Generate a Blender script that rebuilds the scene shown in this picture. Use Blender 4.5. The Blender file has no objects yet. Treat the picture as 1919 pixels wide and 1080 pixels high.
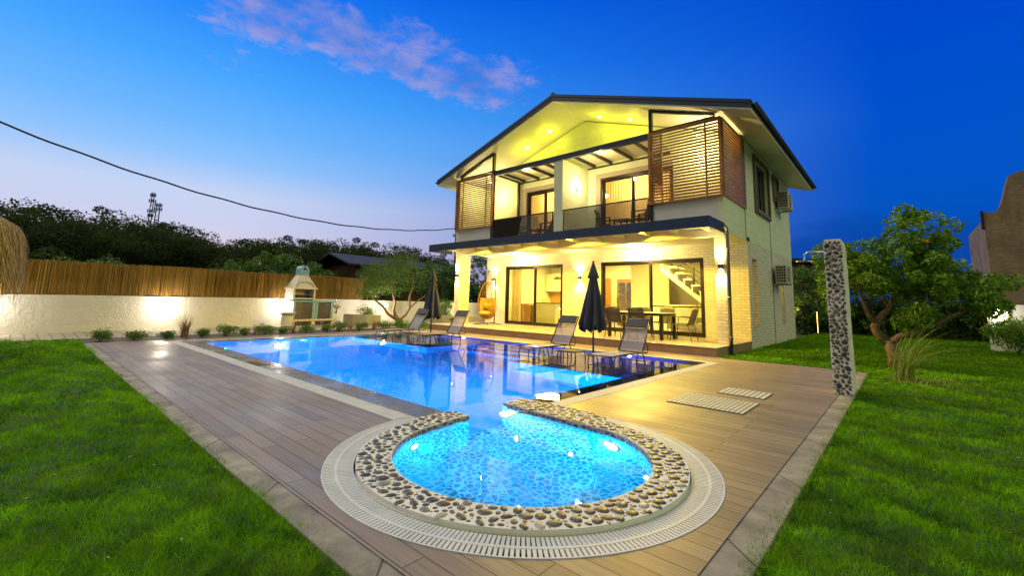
import bpy, math, random
import numpy as np
from mathutils import Vector, Matrix
from mathutils.geometry import delaunay_2d_cdt
R = math.radians
S = bpy.context.scene
COL = S.collection
random.seed(7)
rng = np.random.default_rng(7)

# ------------------------------------------------------------------ camera
CAMH = 1.1
def cam_axes(yaw, pitch, roll):
    cy, sy, cp, sp = math.cos(yaw), math.sin(yaw), math.cos(pitch), math.sin(pitch)
    f = Vector((sy*cp, cy*cp, sp)); r = Vector((cy, -sy, 0)); u = r.cross(f)
    return r*math.cos(roll)+u*math.sin(roll), u*math.cos(roll)-r*math.sin(roll), f
r_, u_, f_ = cam_axes(R(-41.78), R(7.634), R(1.4876))
cam = bpy.data.objects.new('camera', bpy.data.cameras.new('camera'))
COL.objects.link(cam)
cam.matrix_world = Matrix(((r_.x, u_.x, -f_.x, 0), (r_.y, u_.y, -f_.y, 0), (r_.z, u_.z, -f_.z, CAMH), (0, 0, 0, 1)))
cam.data.sensor_width = 36; cam.data.lens = 816.9/1919*36
cam.data.shift_y = -(540-456.4)/1919
cam.data.clip_start = 0.05; cam.data.clip_end = 3000
S.camera = cam

# ------------------------------------------------------------------ render settings
S.view_settings.view_transform = 'Standard'; S.view_settings.look = 'None'
S.view_settings.exposure = 0; S.view_settings.gamma = 1
S.render.engine = 'CYCLES'
S.cycles.use_denoising = True
S.cycles.max_bounces = 8; S.cycles.diffuse_bounces = 3; S.cycles.glossy_bounces = 4
S.cycles.transparent_max_bounces = 16; S.cycles.transmission_bounces = 8
S.cycles.caustics_reflective = False; S.cycles.caustics_refractive = False
S.cycles.sample_clamp_indirect = 4

# ------------------------------------------------------------------ node helpers
def lin(c):
    return tuple(((v/255)/12.92 if v/255 <= .04045 else ((v/255+.055)/1.055)**2.4) for v in c)
class NT:
    def __init__(s, tree): s.t = tree; s.n = tree.nodes; s.l = tree.links
    def new(s, typ, **k):
        n = s.n.new(typ)
        for a, b in k.items(): setattr(n, a, b)
        return n
    def put(s, sock, v):
        if hasattr(v, 'is_output') or isinstance(v, bpy.types.NodeSocket): s.l.new(v, sock)
        else:
            if isinstance(v, (tuple, list)) and len(v) == 3 and sock.type == 'RGBA': v = (*v, 1)
            sock.default_value = v
    def math(s, op, a, b=None, c=None, clamp=False):
        n = s.new('ShaderNodeMath', operation=op, use_clamp=clamp); s.put(n.inputs[0], a)
        if b is not None: s.put(n.inputs[1], b)
        if c is not None: s.put(n.inputs[2], c)
        return n.outputs[0]
    def mix(s, f, a, b, mode='MIX'):
        n = s.new('ShaderNodeMix', data_type='RGBA', blend_type=mode); s.put(n.inputs[0], f); s.put(n.inputs[6], a); s.put(n.inputs[7], b)
        return n.outputs[2]
    def ramp(s, f, stops, interp='LINEAR'):
        n = s.new('ShaderNodeValToRGB'); n.color_ramp.interpolation = interp
        e = n.color_ramp.elements
        while len(e) < len(stops): e.new(.5)
        for i, (p, c) in enumerate(stops):
            e[i].position = p; e[i].color = (*c, 1) if len(c) == 3 else c
        s.put(n.inputs[0], f); return n.outputs[0]
    def noise(s, vec, scale, detail=3, rough=.55, dist=0):
        n = s.new('ShaderNodeTexNoise'); s.put(n.inputs['Vector'], vec); n.inputs['Scale'].default_value = scale
        n.inputs['Detail'].default_value = detail; n.inputs['Roughness'].default_value = rough; n.inputs['Distortion'].default_value = dist
        return n.outputs[0]
    def rng(s, v, a, b, c=0., d=1., smooth=False):
        n = s.new('ShaderNodeMapRange', clamp=True)
        if smooth: n.interpolation_type = 'SMOOTHSTEP'
        s.put(n.inputs[0], v)
        for i, x in enumerate((a, b, c, d)): s.put(n.inputs[i+1], x)
        return n.outputs[0]
    def sep(s, v):
        n = s.new('ShaderNodeSeparateXYZ'); s.put(n.inputs[0], v); return n.outputs
    def comb(s, x, y, z):
        n = s.new('ShaderNodeCombineXYZ')
        for i, q in enumerate((x, y, z)): s.put(n.inputs[i], q)
        return n.outputs[0]
    def bump(s, h, strength=.3, dist=.01, normal=None):
        n = s.new('ShaderNodeBump'); n.inputs['Strength'].default_value = strength; n.inputs['Distance'].default_value = dist
        s.put(n.inputs['Height'], h)
        if normal is not None: s.put(n.inputs['Normal'], normal)
        return n.outputs[0]

# ------------------------------------------------------------------ sky (dusk)
W = bpy.data.worlds.new('World'); S.world = W; W.use_nodes = True
w = NT(W.node_tree); w.n.clear()
tc = w.new('ShaderNodeTexCoord').outputs['Generated']
dx, dy, dz = w.sep(tc)
hl = w.math('MAXIMUM', w.math('SQRT', w.math('ADD', w.math('MULTIPLY', dx, dx), w.math('MULTIPLY', dy, dy))), .001)
az = w.math('DIVIDE', w.math('MULTIPLY', dx, -1), hl)
LINSTOPS = lambda L: [(p, lin(c)) for p, c in L]
west = w.ramp(dz, LINSTOPS([(0, (222, 196, 208)), (.09, (220, 208, 228)), (.14, (204, 210, 240)), (.19, (198, 213, 245)), (.25, (146, 197, 254)), (.31, (112, 184, 255)), (.40, (72, 166, 255)), (.50, (36, 136, 250)), (.62, (2, 98, 232)), (.72, (60, 120, 210)), (.9, (190, 178, 160))]))
north = w.ramp(dz, LINSTOPS([(0, (4, 58, 150)), (.1, (4, 76, 178)), (.2, (2, 84, 196)), (.32, (0, 82, 204)), (.45, (0, 74, 206)), (.62, (0, 66, 198)), (.72, (50, 100, 185)), (.9, (190, 178, 160))]))
sky = w.mix(w.math('POWER', w.rng(az, .0, .97, 0, 1), w.rng(dz, .08, .34, 2.3, 1.05)), north, west)
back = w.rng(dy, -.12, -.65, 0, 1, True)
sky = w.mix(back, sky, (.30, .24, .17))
sky = w.mix(w.rng(az, -.30, -.75, 0, 1, True), sky, (.78, .80, .36))  # unseen yellow-green eastern sky, added to light the villa's side wall
zz = w.math('MAXIMUM', dz, .05)
qx = w.math('DIVIDE', dx, zz); qy = w.math('DIVIDE', dy, zz)
P = w.comb(qx, qy, 0)
nz = w.noise(P, 3.2, 6, .62, .3); nf = w.noise(P, 9, 7, .66, .4)
ox = w.math('ADD', qx, 1.50); oy = w.math('ADD', qy, -.95)
al = w.math('ADD', w.math('MULTIPLY', ox, .23), w.math('MULTIPLY', oy, .973))
ac = w.math('ADD', w.math('MULTIPLY', ox, .973), w.math('MULTIPLY', oy, -.23))
ac = w.math('ADD', ac, w.math('MULTIPLY', w.math('ADD', nz, -.5), .35))
core = w.math('SUBTRACT', 1, w.math('POWER', w.math('DIVIDE', w.math('ABSOLUTE', ac), .27), 2))
endf = w.math('MULTIPLY', w.rng(al, .76, .40, 0, 1, True), w.rng(al, -.80, -.50, 0, 1, True))
dens = w.math('MULTIPLY', w.rng(core, -.15, .75), endf)
dens = w.math('ADD', dens, w.math('MULTIPLY', w.math('ADD', nf, -.52), 3.6))
wisp = w.math('SUBTRACT', 1, w.math('POWER', w.math('DIVIDE', w.math('SQRT', w.math('ADD', w.math('POWER', w.math('MULTIPLY', w.math('ADD', qx, 2.08), .9), 2), w.math('POWER', w.math('ADD', qy, -.52), 2))), .22), 2))
wispd = w.math('ADD', w.math('MULTIPLY', w.rng(wisp, 0, 1), .55), w.math('MULTIPLY', w.math('ADD', nf, -.56), 3))
cm = w.math('MAXIMUM', w.math('MULTIPLY', w.rng(dens, .15, 1.35, 0, .85, True), w.rng(w.math('MULTIPLY', w.rng(core, -.6, .1), endf), 0, .3)), w.math('MULTIPLY', w.rng(wispd, .3, .9, 0, .45, True), w.rng(wisp, 0, .2)))
ccol = w.mix(w.rng(w.noise(P, 4.5, 4), .36, .64), lin((72, 122, 216)), lin((148, 152, 218)))
ccol = w.mix(w.rng(ac, -.06, -.2, 0, .7), ccol, lin((168, 166, 222)))
sky = w.mix(cm, sky, ccol)
# faint cloud bank low on the north side
sky = w.mix(w.math('MULTIPLY', w.rng(w.math('ADD', dz, w.math('MULTIPLY', w.noise(w.comb(w.math('MULTIPLY', dx, 3), dy, w.math('MULTIPLY', dz, 9)), 3, 5), .10)), .165, .215, 1, 0), w.rng(az, .35, .1)), sky, lin((10, 70, 165)))
# unseen warm rear sky and pale zenith, added to neutralise the ground
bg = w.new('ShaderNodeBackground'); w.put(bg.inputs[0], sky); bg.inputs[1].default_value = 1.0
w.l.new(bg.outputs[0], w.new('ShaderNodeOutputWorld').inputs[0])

# the afterglow: one broad, weak, slightly warm sun lamp
sl = bpy.data.lights.new('sun', 'SUN'); sl.energy = 1.6; sl.angle = R(22); sl.color = (1, .90, .76)
sun = bpy.data.objects.new('sun', sl); COL.objects.link(sun)
sun.rotation_euler = Vector((-.62, -.22, .66)).to_track_quat('Z', 'Y').to_euler()

# ------------------------------------------------------------------ materials
MATS = {}
def newmat(name):
    m = bpy.data.materials.new(name); m.use_nodes = True; MATS[name] = m
    t = NT(m.node_tree); t.n.clear(); t.out = t.new('ShaderNodeOutputMaterial'); return m, t
def princ(t, base, rough=.5, metal=0, normal=None, spec=None, **k):
    p = t.new('ShaderNodeBsdfPrincipled'); t.put(p.inputs['Base Color'], base); t.put(p.inputs['Roughness'], rough); t.put(p.inputs['Metallic'], metal)
    if normal is not None: t.put(p.inputs['Normal'], normal)
    if spec is not None: p.inputs['Specular IOR Level'].default_value = spec
    for a, b in k.items(): t.put(p.inputs[a.replace('_', ' ')], b)
    return p
def pos(t): return t.new('ShaderNodeNewGeometry').outputs['Position']
def obc(t): return t.new('ShaderNodeTexCoord').outputs['Object']
def simple(name, col, rough=.5, metal=0, var=.12, scale=6, bump=0, bscale=40, bdist=.004):
    m, t = newmat(name); v = obc(t)
    n = t.noise(v, scale, 4)
    c = t.mix(t.rng(n, .3, .7), tuple(x*(1-var) for x in col), tuple(min(1, x*(1+var)) for x in col))
    nm = t.bump(t.noise(v, bscale, 4), bump, bdist) if bump else None
    rr = t.rng(n, .3, .7, max(0, rough-.06), min(1, rough+.06))
    t.l.new(princ(t, c, rr, metal, nm).outputs[0], t.out.inputs[0]); return m
def emit(name, col, s):
    m, t = newmat(name); e = t.new('ShaderNodeEmission'); t.put(e.inputs[0], col); e.inputs[1].default_value = s
    t.l.new(e.outputs[0], t.out.inputs[0]); return m
def leafmat(name, c1, c2, trans=.35, rough=.5, spec=.35):
    m, t = newmat(name)
    a = t.new('ShaderNodeAttribute', attribute_name='col').outputs['Fac']
    c = t.mix(a, c1, c2)
    p = princ(t, c, rough, spec=spec)
    tr = t.new('ShaderNodeBsdfTranslucent'); t.put(tr.inputs[0], t.mix(.5, c, (.5, .6, .05), 'MIX'))
    mx = t.new('ShaderNodeMixShader'); mx.inputs[0].default_value = trans*.6
    t.l.new(p.outputs[0], mx.inputs[1]); t.l.new(tr.outputs[0], mx.inputs[2]); t.l.new(mx.outputs[0], t.out.inputs[0]); return m

def deck_mat():
    m, t = newmat('deck_planks'); P = pos(t)
    b = t.new('ShaderNodeTexBrick', offset=.37, offset_frequency=2, squash=1); t.put(b.inputs['Vector'], P)
    b.inputs['Scale'].default_value = 1; b.inputs['Brick Width'].default_value = 1.18; b.inputs['Row Height'].default_value = .118
    b.inputs['Mortar Size'].default_value = .004; b.inputs['Mortar Smooth'].default_value = .3; b.inputs['Bias'].default_value = 0
    t.put(b.inputs['Color1'], (.20, .20, .20)); t.put(b.inputs['Color2'], (.85, .85, .85)); t.put(b.inputs['Mortar'], (.5, .5, .5))
    x, y, z = t.sep(P)
    g = t.noise(t.comb(t.math('MULTIPLY', x, 1.6), t.math('MULTIPLY', y, 38), 0), 1.5, 6, .65, .6)
    g2 = t.noise(P, .9, 3)
    c = t.mix(t.rng(g, .3, .72), (.10, .072, .05), (.36, .275, .195))
    c = t.mix(.5, c, t.mix(b.outputs[0], (.11, .083, .06), (.43, .33, .235)))
    c = t.mix(t.rng(g2, .35, .65, 0, .30), c, (.24, .19, .145))
    gr = t.rng(b.outputs[1], 0, 1)
    c = t.mix(t.math('MULTIPLY', gr, .8), c, (.035, .025, .02))
    nm = t.bump(t.math('SUBTRACT', t.math('MULTIPLY', g, .25), gr), .6, .004)
    t.l.new(princ(t, c, t.rng(g2, .3, .7, .30, .55), 0, nm).outputs[0], t.out.inputs[0]); return m
def brick_mat():
    m, t = newmat('white_brick'); x, y, z = t.sep(pos(t))
    b = t.new('ShaderNodeTexBrick', offset=.5); t.put(b.inputs['Vector'], t.comb(t.math('ADD', x, y), z, 0))
    b.inputs['Scale'].default_value = 1; b.inputs['Brick Width'].default_value = .235; b.inputs['Row Height'].default_value = .078
    b.inputs['Mortar Size'].default_value = .009; b.inputs['Mortar Smooth'].default_value = .35
    t.put(b.inputs['Color1'], (.70, .68, .63)); t.put(b.inputs['Color2'], (.82, .80, .76)); t.put(b.inputs['Mortar'], (.50, .48, .44))
    n = t.noise(pos(t), 35, 4)
    h = t.math('ADD', t.math('MULTIPLY', b.outputs[1], -1), t.math('MULTIPLY', n, .45))
    t.l.new(princ(t, b.outputs[0], .7, 0, t.bump(h, .8, .012)).outputs[0], t.out.inputs[0]); return m
def siding_mat():
    m, t = newmat('white_siding'); P = pos(t); x, y, z = t.sep(P)
    f = t.math('FRACT', t.math('DIVIDE', z, .235))
    line = t.rng(f, .0, .045, 1, 0)
    c = t.mix(t.rng(t.noise(P, 2.5, 5), .3, .7), (.70, .76, .54), (.80, .86, .62))
    c = t.mix(t.math('MULTIPLY', line, .45), c, (.25, .26, .22))
    t.l.new(princ(t, c, .6, 0, t.bump(t.math('MULTIPLY', line, -1), .5, .008)).outputs[0], t.out.inputs[0]); return m
def paver_mat():
    m, t = newmat('garden_pavers'); P = pos(t)
    b = t.new('ShaderNodeTexBrick', offset=.0); t.put(b.inputs['Vector'], P)
    b.inputs['Scale'].default_value = 1; b.inputs['Brick Width'].default_value = .33; b.inputs['Row Height'].default_value = .22
    b.inputs['Mortar Size'].default_value = .012
    t.put(b.inputs['Color1'], (.36, .33, .28)); t.put(b.inputs['Color2'], (.46, .42, .36)); t.put(b.inputs['Mortar'], (.14, .13, .11))
    t.l.new(princ(t, t.mix(t.rng(t.noise(P, 3, 4), .3, .7, 0, .4), b.outputs[0], (.28, .25, .2)), .8, 0, t.bump(t.math('MULTIPLY', b.outputs[1], -1), .7, .01)).outputs[0], t.out.inputs[0]); return m
def pebble_mosaic():
    m, t = newmat('pebble_mosaic'); P = pos(t)
    v = t.new('ShaderNodeTexVoronoi', feature='DISTANCE_TO_EDGE'); t.put(v.inputs['Vector'], P); v.inputs['Scale'].default_value = 17
    v2 = t.new('ShaderNodeTexVoronoi', feature='F1'); t.put(v2.inputs['Vector'], P); v2.inputs['Scale'].default_value = 17
    e = t.rng(v.outputs['Distance'], .085, .13)
    st = t.mix(t.sep(v2.outputs['Color'])[0], (.015, .045, .10), (.08, .17, .28))
    t.l.new(princ(t, t.mix(e, (.86, .88, .88), st), .5, 0, t.bump(e, .5, .01)).outputs[0], t.out.inputs[0]); return m
def plaster_mat(name, col, s=9, strength=.8, d=.02):
    m, t = newmat(name); P = pos(t)
    n = t.noise(P, s, 6, .6, .4); v = t.noise(P, s*3.1, 4)
    c = t.mix(t.rng(t.noise(P, 1.3, 4), .3, .7), tuple(x*.86 for x in col), col)
    t.l.new(princ(t, c, .75, 0, t.bump(t.math('ADD', n, t.math('MULTIPLY', v, .4)), strength, d)).outputs[0], t.out.inputs[0]); return m
def stone_coping():
    m, t = newmat('coping_stone'); P = pos(t)
    n = t.noise(P, 1.7, 5, .6); n2 = t.noise(P, 14, 5)
    c = t.mix(t.rng(n, .35, .65), (.055, .05, .045), (.19, .165, .14))
    c = t.mix(t.rng(n2, .4, .8, 0, .4), c, (.25, .22, .19))
    x, y, z = t.sep(P)
    j = t.rng(t.math('ABSOLUTE', t.math('SUBTRACT', t.math('FRACT', t.math('DIVIDE', t.math('ADD', x, y), .9)), .5)), .004, .008)
    c = t.mix(j, (.03, .03, .03), c)
    t.l.new(princ(t, c, t.rng(n, .42, .60, .06, .42), 0, t.bump(n2, .15, .004)).outputs[0], t.out.inputs[0]); return m
def concrete():
    m, t = newmat('kerb_concrete'); P = pos(t)
    n = t.noise(P, 3.2, 6, .65, .3); n2 = t.noise(P, 26, 4)
    c = t.mix(t.rng(n, .35, .66), (.13, .12, .115), (.36, .33, .29)); c = t.mix(t.rng(n2, .3, .7, 0, .3), c, (.25, .22, .19))
    x, y, z = t.sep(P); j = t.rng(t.math('ABSOLUTE', t.math('SUBTRACT', t.math('FRACT', t.math('DIVIDE', t.math('ADD', x, y), 1.13)), .5)), .003, .009); c = t.mix(j, (.05, .045, .04), c)
    t.l.new(princ(t, c, .8, 0, t.bump(n, .6, .02)).outputs[0], t.out.inputs[0]); return m
def pebble_mat():
    m, t = newmat('river_pebbles'); a = t.new('ShaderNodeAttribute', attribute_name='col').outputs['Fac']
    c = t.ramp(a, [(0, (.018, .024, .032)), (.2, (.05, .048, .042)), (.38, (.10, .08, .045)), (.52, (.035, .042, .05)), (.7, (.085, .088, .085)), (.84, (.12, .088, .065)), (.93, (.20, .19, .18)), (1, (.42, .41, .39))])
    n = t.noise(pos(t), 60, 5)
    c = t.mix(t.rng(n, .4, .8, 0, .25), c, (.2, .19, .17))
    t.l.new(princ(t, c, .38, 0, t.bump(n, .3, .003)).outputs[0], t.out.inputs[0]); return m
def water_mat():
    m, t = newmat('pool_water'); P = pos(t)
    nm = t.bump(t.noise(P, 2.6, 3, .5), .03, .04)
    fr = t.new('ShaderNodeFresnel'); fr.inputs['IOR'].default_value = 1.33; t.put(fr.inputs['Normal'], nm)
    g = t.new('ShaderNodeBsdfGlossy'); g.inputs['Roughness'].default_value = .008; t.put(g.inputs['Normal'], nm); t.put(g.inputs[0], (.95, .97, 1))
    tr = t.new('ShaderNodeBsdfRefraction'); t.put(tr.inputs[0], (.80, .95, 1)); tr.inputs['IOR'].default_value = 1.33; tr.inputs['Roughness'].default_value = 0; t.put(tr.inputs['Normal'], nm)
    mx = t.new('ShaderNodeMixShader'); t.l.new(t.math('MULTIPLY', fr.outputs[0], .9, clamp=True), mx.inputs[0])
    t.l.new(tr.outputs[0], mx.inputs[1]); t.l.new(g.outputs[0], mx.inputs[2]); t.l.new(mx.outputs[0], t.out.inputs[0]); return m
def glass_mat(name, tint, ior=1.45, rough=0):
    m, t = newmat(name); fr = t.new('ShaderNodeFresnel'); fr.inputs['IOR'].default_value = ior
    g = t.new('ShaderNodeBsdfGlossy'); g.inputs['Roughness'].default_value = rough
    tr = t.new('ShaderNodeBsdfTransparent'); t.put(tr.inputs[0], tint)
    mx = t.new('ShaderNodeMixShader'); t.l.new(fr.outputs[0], mx.inputs[0]); t.l.new(tr.outputs[0], mx.inputs[1]); t.l.new(g.outputs[0], mx.inputs[2])
    t.l.new(mx.outputs[0], t.out.inputs[0]); return m
def sling_mat(name, col, see):
    m, t = newmat(name); P = obc(t)
    p = princ(t, t.mix(t.rng(t.noise(P, 30, 2), .3, .7), tuple(x*.85 for x in col), col), .6)
    tr = t.new('ShaderNodeBsdfTransparent' if see < .5 or True else 'x'); mx = t.new('ShaderNodeMixShader'); mx.inputs[0].default_value = see
    t.l.new(p.outputs[0], mx.inputs[1]); t.l.new(tr.outputs[0], mx.inputs[2]); t.l.new(mx.outputs[0], t.out.inputs[0]); return m
def curtain_mat(name, col):
    m, t = newmat(name); d = t.new('ShaderNodeBsdfDiffuse'); t.put(d.inputs[0], col); tr = t.new('ShaderNodeBsdfTranslucent'); t.put(tr.inputs[0], col)
    mx = t.new('ShaderNodeMixShader'); mx.inputs[0].default_value = .5
    t.l.new(d.outputs[0], mx.inputs[1]); t.l.new(tr.outputs[0], mx.inputs[2]); t.l.new(mx.outputs[0], t.out.inputs[0]); return m
def straw(name, c1, c2):
    m, t = newmat(name); a = t.new('ShaderNodeAttribute', attribute_name='col').outputs['Fac']
    t.l.new(princ(t, t.mix(a, c1, c2), .7).outputs[0], t.out.inputs[0]); return m
def lawn_soil():
    m, t = newmat('lawn_base'); P = pos(t)
    t.l.new(princ(t, t.mix(t.rng(t.noise(P, 2, 5), .3, .7), (.018, .06, .006), (.05, .13, .012)), .9).outputs[0], t.out.inputs[0]); return m
def grass_mat():
    m, t = newmat('grass_blades'); P = pos(t)
    a = t.new('ShaderNodeAttribute', attribute_name='col').outputs['Fac']
    c = t.mix(a, (.012, .075, .001), (.30, .66, .010))
    c = t.mix(t.rng(t.noise(P, 1.6, 5, .6), .50, .72, 0, .6), c, (.26, .38, .03))
    c = t.mix(t.rng(t.noise(P, .7, 3), .35, .6, .35, 0), c, (.02, .10, .006))
    p = princ(t, c, .7, spec=.05); tr = t.new('ShaderNodeBsdfTranslucent'); t.put(tr.inputs[0], t.mix(.4, c, (.2, .5, .02)))
    mx = t.new('ShaderNodeMixShader'); mx.inputs[0].default_value = .3
    t.l.new(p.outputs[0], mx.inputs[1]); t.l.new(tr.outputs[0], mx.inputs[2]); t.l.new(mx.outputs[0], t.out.inputs[0]); return m
def reedwall_mat():
    m, t = newmat('reed_screen'); x, y, z = t.sep(pos(t)); u = t.math('ADD', x, t.math('MULTIPLY', y, .5))
    n = t.noise(t.comb(t.math('MULTIPLY', u, 3), t.math('MULTIPLY', z, 60), 0), 1, 5, .7, .5)
    n2 = t.noise(t.comb(u, t.math('MULTIPLY', z, .4), 0), 2.2, 3)
    c = t.mix(t.rng(n, .3, .7), (.13, .09, .05), (.42, .30, .18)); c = t.mix(t.rng(n2, .4, .6, 0, .45), c, (.08, .055, .035))
    t.l.new(princ(t, c, .8, 0, t.bump(n, .7, .02)).outputs[0], t.out.inputs[0]); return m

deck_mat(); brick_mat(); siding_mat(); paver_mat(); pebble_mosaic(); stone_coping(); concrete(); pebble_mat(); water_mat(); lawn_soil(); grass_mat(); reedwall_mat()
plaster_mat('garden_plaster', (.70, .66, .62), 7, .9, .03); plaster_mat('white_plaster', (.80, .79, .76), 14, .25, .006)
plaster_mat('spa_cement', (.74, .73, .70), 25, .6, .008); plaster_mat('soil', (.05, .035, .022), 18, 1, .02)
simple('navy_metal', (.004, .024, .06), .5, 0, .08); simple('dark_frame', (.030, .027, .024), .4, .5, .1); simple('soffit_white', (.78, .78, .72), .6, 0, .03)
simple('slat_wood', (.38, .17, .045), .42, 0, .25, 5); simple('grate_white', (.60, .61, .64), .5, 0, .08); simple('grate_void', (.02, .02, .025), .8)
simple('beige_paint', (.42, .37, .28), .6, 0, .06); simple('ac_white', (.52, .50, .46), .45, 0, .08); simple('black_plastic', (.02, .02, .022), .5)
simple('grey_metal', (.20, .21, .22), .35, .7, .1); simple('gunmetal', (.07, .072, .08), .35, .6, .08); simple('interior_wall', (.74, .68, .54), .7, 0, .03)
simple('floor_tile', (.50, .44, .35), .25, 0, .06); simple('terrace_tile', (.50, .42, .32), .3, 0, .08, 3); simple('door_brown', (.20, .125, .06), .5, 0, .15)
simple('cabinet_wood', (.42, .22, .07), .45, 0, .2); simple('cabinet_white', (.70, .70, .62), .35, 0, .03); simple('island_green', (.50, .52, .36), .4, 0, .04)
simple('sofa_cloth', (.30, .29, .25), .9, 0, .12, 20, .3); simple('umbrella_cloth', (.042, .048, .078), .75, 0, .18, 14, .3, 200); simple('rattan', (.30, .17, .06), .55, 0, .3, 30)
simple('cushion', (.52, .36, .10), .85, 0, .1, 10, .3); simple('bark', (.20, .135, .075), .85, 0, .35, 12, .9, 30, .02); simple('bark_dark', (.05, .04, .03), .9, 0, .3, 10, .8, 30, .02)
simple('grill_white', (.68, .64, .58), .7, 0, .08, 8, .4, 30); simple('grill_blue', (.22, .42, .60), .6, 0, .1, 8); simple('stainless', (.11, .105, .10), .35, .6, .1, 2)
m, t = newmat('pool_tile'); P_ = pos(t); x_, y_, z_ = t.sep(P_)
gl_ = t.math('MINIMUM', t.rng(t.math('ABSOLUTE', t.math('SUBTRACT', t.math('FRACT', t.math('DIVIDE', t.math('ADD', x_, t.math('MULTIPLY', z_, .001)), .30)), .5)), .5, .47), t.rng(t.math('ABSOLUTE', t.math('SUBTRACT', t.math('FRACT', t.math('DIVIDE', t.math('ADD', y_, z_), .30)), .5)), .5, .47))
t.l.new(princ(t, t.mix(gl_, (.34, .52, .80), t.mix(t.rng(t.noise(P_, 1.2, 4), .3, .7), (.13, .36, .80), (.20, .46, .88))), .4).outputs[0], t.out.inputs[0]); simple('chrome', (.6, .6, .6), .15, 1, .05); simple('roof_slate', (.018, .026, .045), .7, 0, .2); simple('neighbour_brick', (.12, .055, .04), .8, 0, .2)
simple('planter_grey', (.46, .44, .40), .7, 0, .1, 5, .3); simple('roof_tile', (.05, .045, .045), .6, 0, .15); simple('window_brown', (.17, .125, .075), .5, 0, .1); simple('cable', (.01, .012, .02), .6)
simple('mast_steel', (.10, .10, .16), .5, .3); simple('terrace_wood', (.34, .22, .135), .5, 0, .2, 3); simple('mountain', (.014, .035, .06), 1); simple('wood_pole', (.42, .30, .14), .7, 0, .2)
simple('orange_fruit', (.85, .28, .02), .45); simple('dark_ground', (.02, .04, .012), .95, 0, .3); simple('bucket_tin', (.40, .38, .34), .5, .3, .15); simple('plastic_dark', (.045, .047, .055), .5, 0, .1)
simple('tile_cream', (.62, .60, .52), .45, 0, .08); simple('dark_gap', (.06, .05, .04), .7)
glass_mat('clear_glass', (.95, .96, .94)); glass_mat('smoked_glass', (.55, .57, .66), 1.5); sling_mat('sling_grey', (.32, .30, .38), .25); sling_mat('sling_dark', (.03, .028, .028), .06); simple('headrest', (.06, .065, .09), .7)  # blue pool underlight is painted into the lounger sling as a violet tint
sling_mat('poly_sheet', (.85, .80, .62), .15)
curtain_mat('curtain_beige', (.70, .58, .36)); curtain_mat('curtain_cream', (.85, .70, .42))
straw('reed', (.20, .10, .012), (.50, .29, .05)); straw('thatch', (.12, .07, .015), (.95, .66, .20)); straw('dry_grass', (.15, .07, .05), (.36, .22, .15))
leafmat('citrus_leaf', (.03, .12, .008), (.26, .50, .03)); leafmat('olive_leaf', (.025, .07, .014), (.12, .23, .04)); leafmat('shrub_leaf', (.018, .075, .006), (.09, .23, .02))
leafmat('dark_leaf', (.008, .018, .012), (.022, .042, .024), .2, .8, .1); leafmat('midgreen_leaf', (.02, .08, .012), (.09, .22, .03)); leafmat('long_grass', (.10, .19, .02), (.36, .42, .10)); leafmat('dry_leaf', (.30, .24, .06), (.55, .5, .2))  # green foliage of the trees past the fence and along the right boundary
emit('lamp_warm', (1, .82, .42), 25); emit('lamp_white', (1, .93, .75), 9); emit('lamp_pool', (.55, .95, 1), 14); emit('lamp_garden', (1, .85, .5), 60); emit('lamp_spot', (1, .95, .45), 12); emit('lamp_orange', (1, .55, .12), 18)

# ------------------------------------------------------------------ object helpers
def link(name, mesh, parent=None, mat=None, smooth=False):
    o = bpy.data.objects.new(name, mesh); COL.objects.link(o)
    if parent is not None: o.parent = parent
    if mat:
        for q in (mat if isinstance(mat, (list, tuple)) else [mat]): mesh.materials.append(MATS[q])
    if smooth: mesh.shade_smooth()
    return o
def tag(o, label=None, cat=None, group=None, kind=None):
    if label: o['label'] = label
    if cat: o['category'] = cat
    if group: o['group'] = group
    if kind: o['kind'] = kind
    return o
def thing(name, label, cat, loc=(0, 0, 0), group=None, rz=0):
    o = bpy.data.objects.new(name, None); COL.objects.link(o); o.location = loc; o.rotation_euler = (0, 0, rz); o.empty_display_size = .1
    return tag(o, label, cat, group)
def kids(o): return [c for c in o.children]
def dup(root, loc, label=None, rz=None, scale=None):
    r = root.copy(); COL.objects.link(r); r.location = loc
    if rz is not None: r.rotation_euler = (0, 0, rz)
    if scale is not None: r.scale = (scale,)*3 if not isinstance(scale, tuple) else scale
    if label: r['label'] = label
    for ch in kids(root):
        c = ch.copy(); COL.objects.link(c); c.parent = r
        for g in kids(ch):
            d = g.copy(); COL.objects.link(d); d.parent = c
    return r
def wloc(o):
    v = Vector((0, 0, 0))
    while o is not None: v += o.location; o = o.parent
    return v
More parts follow.
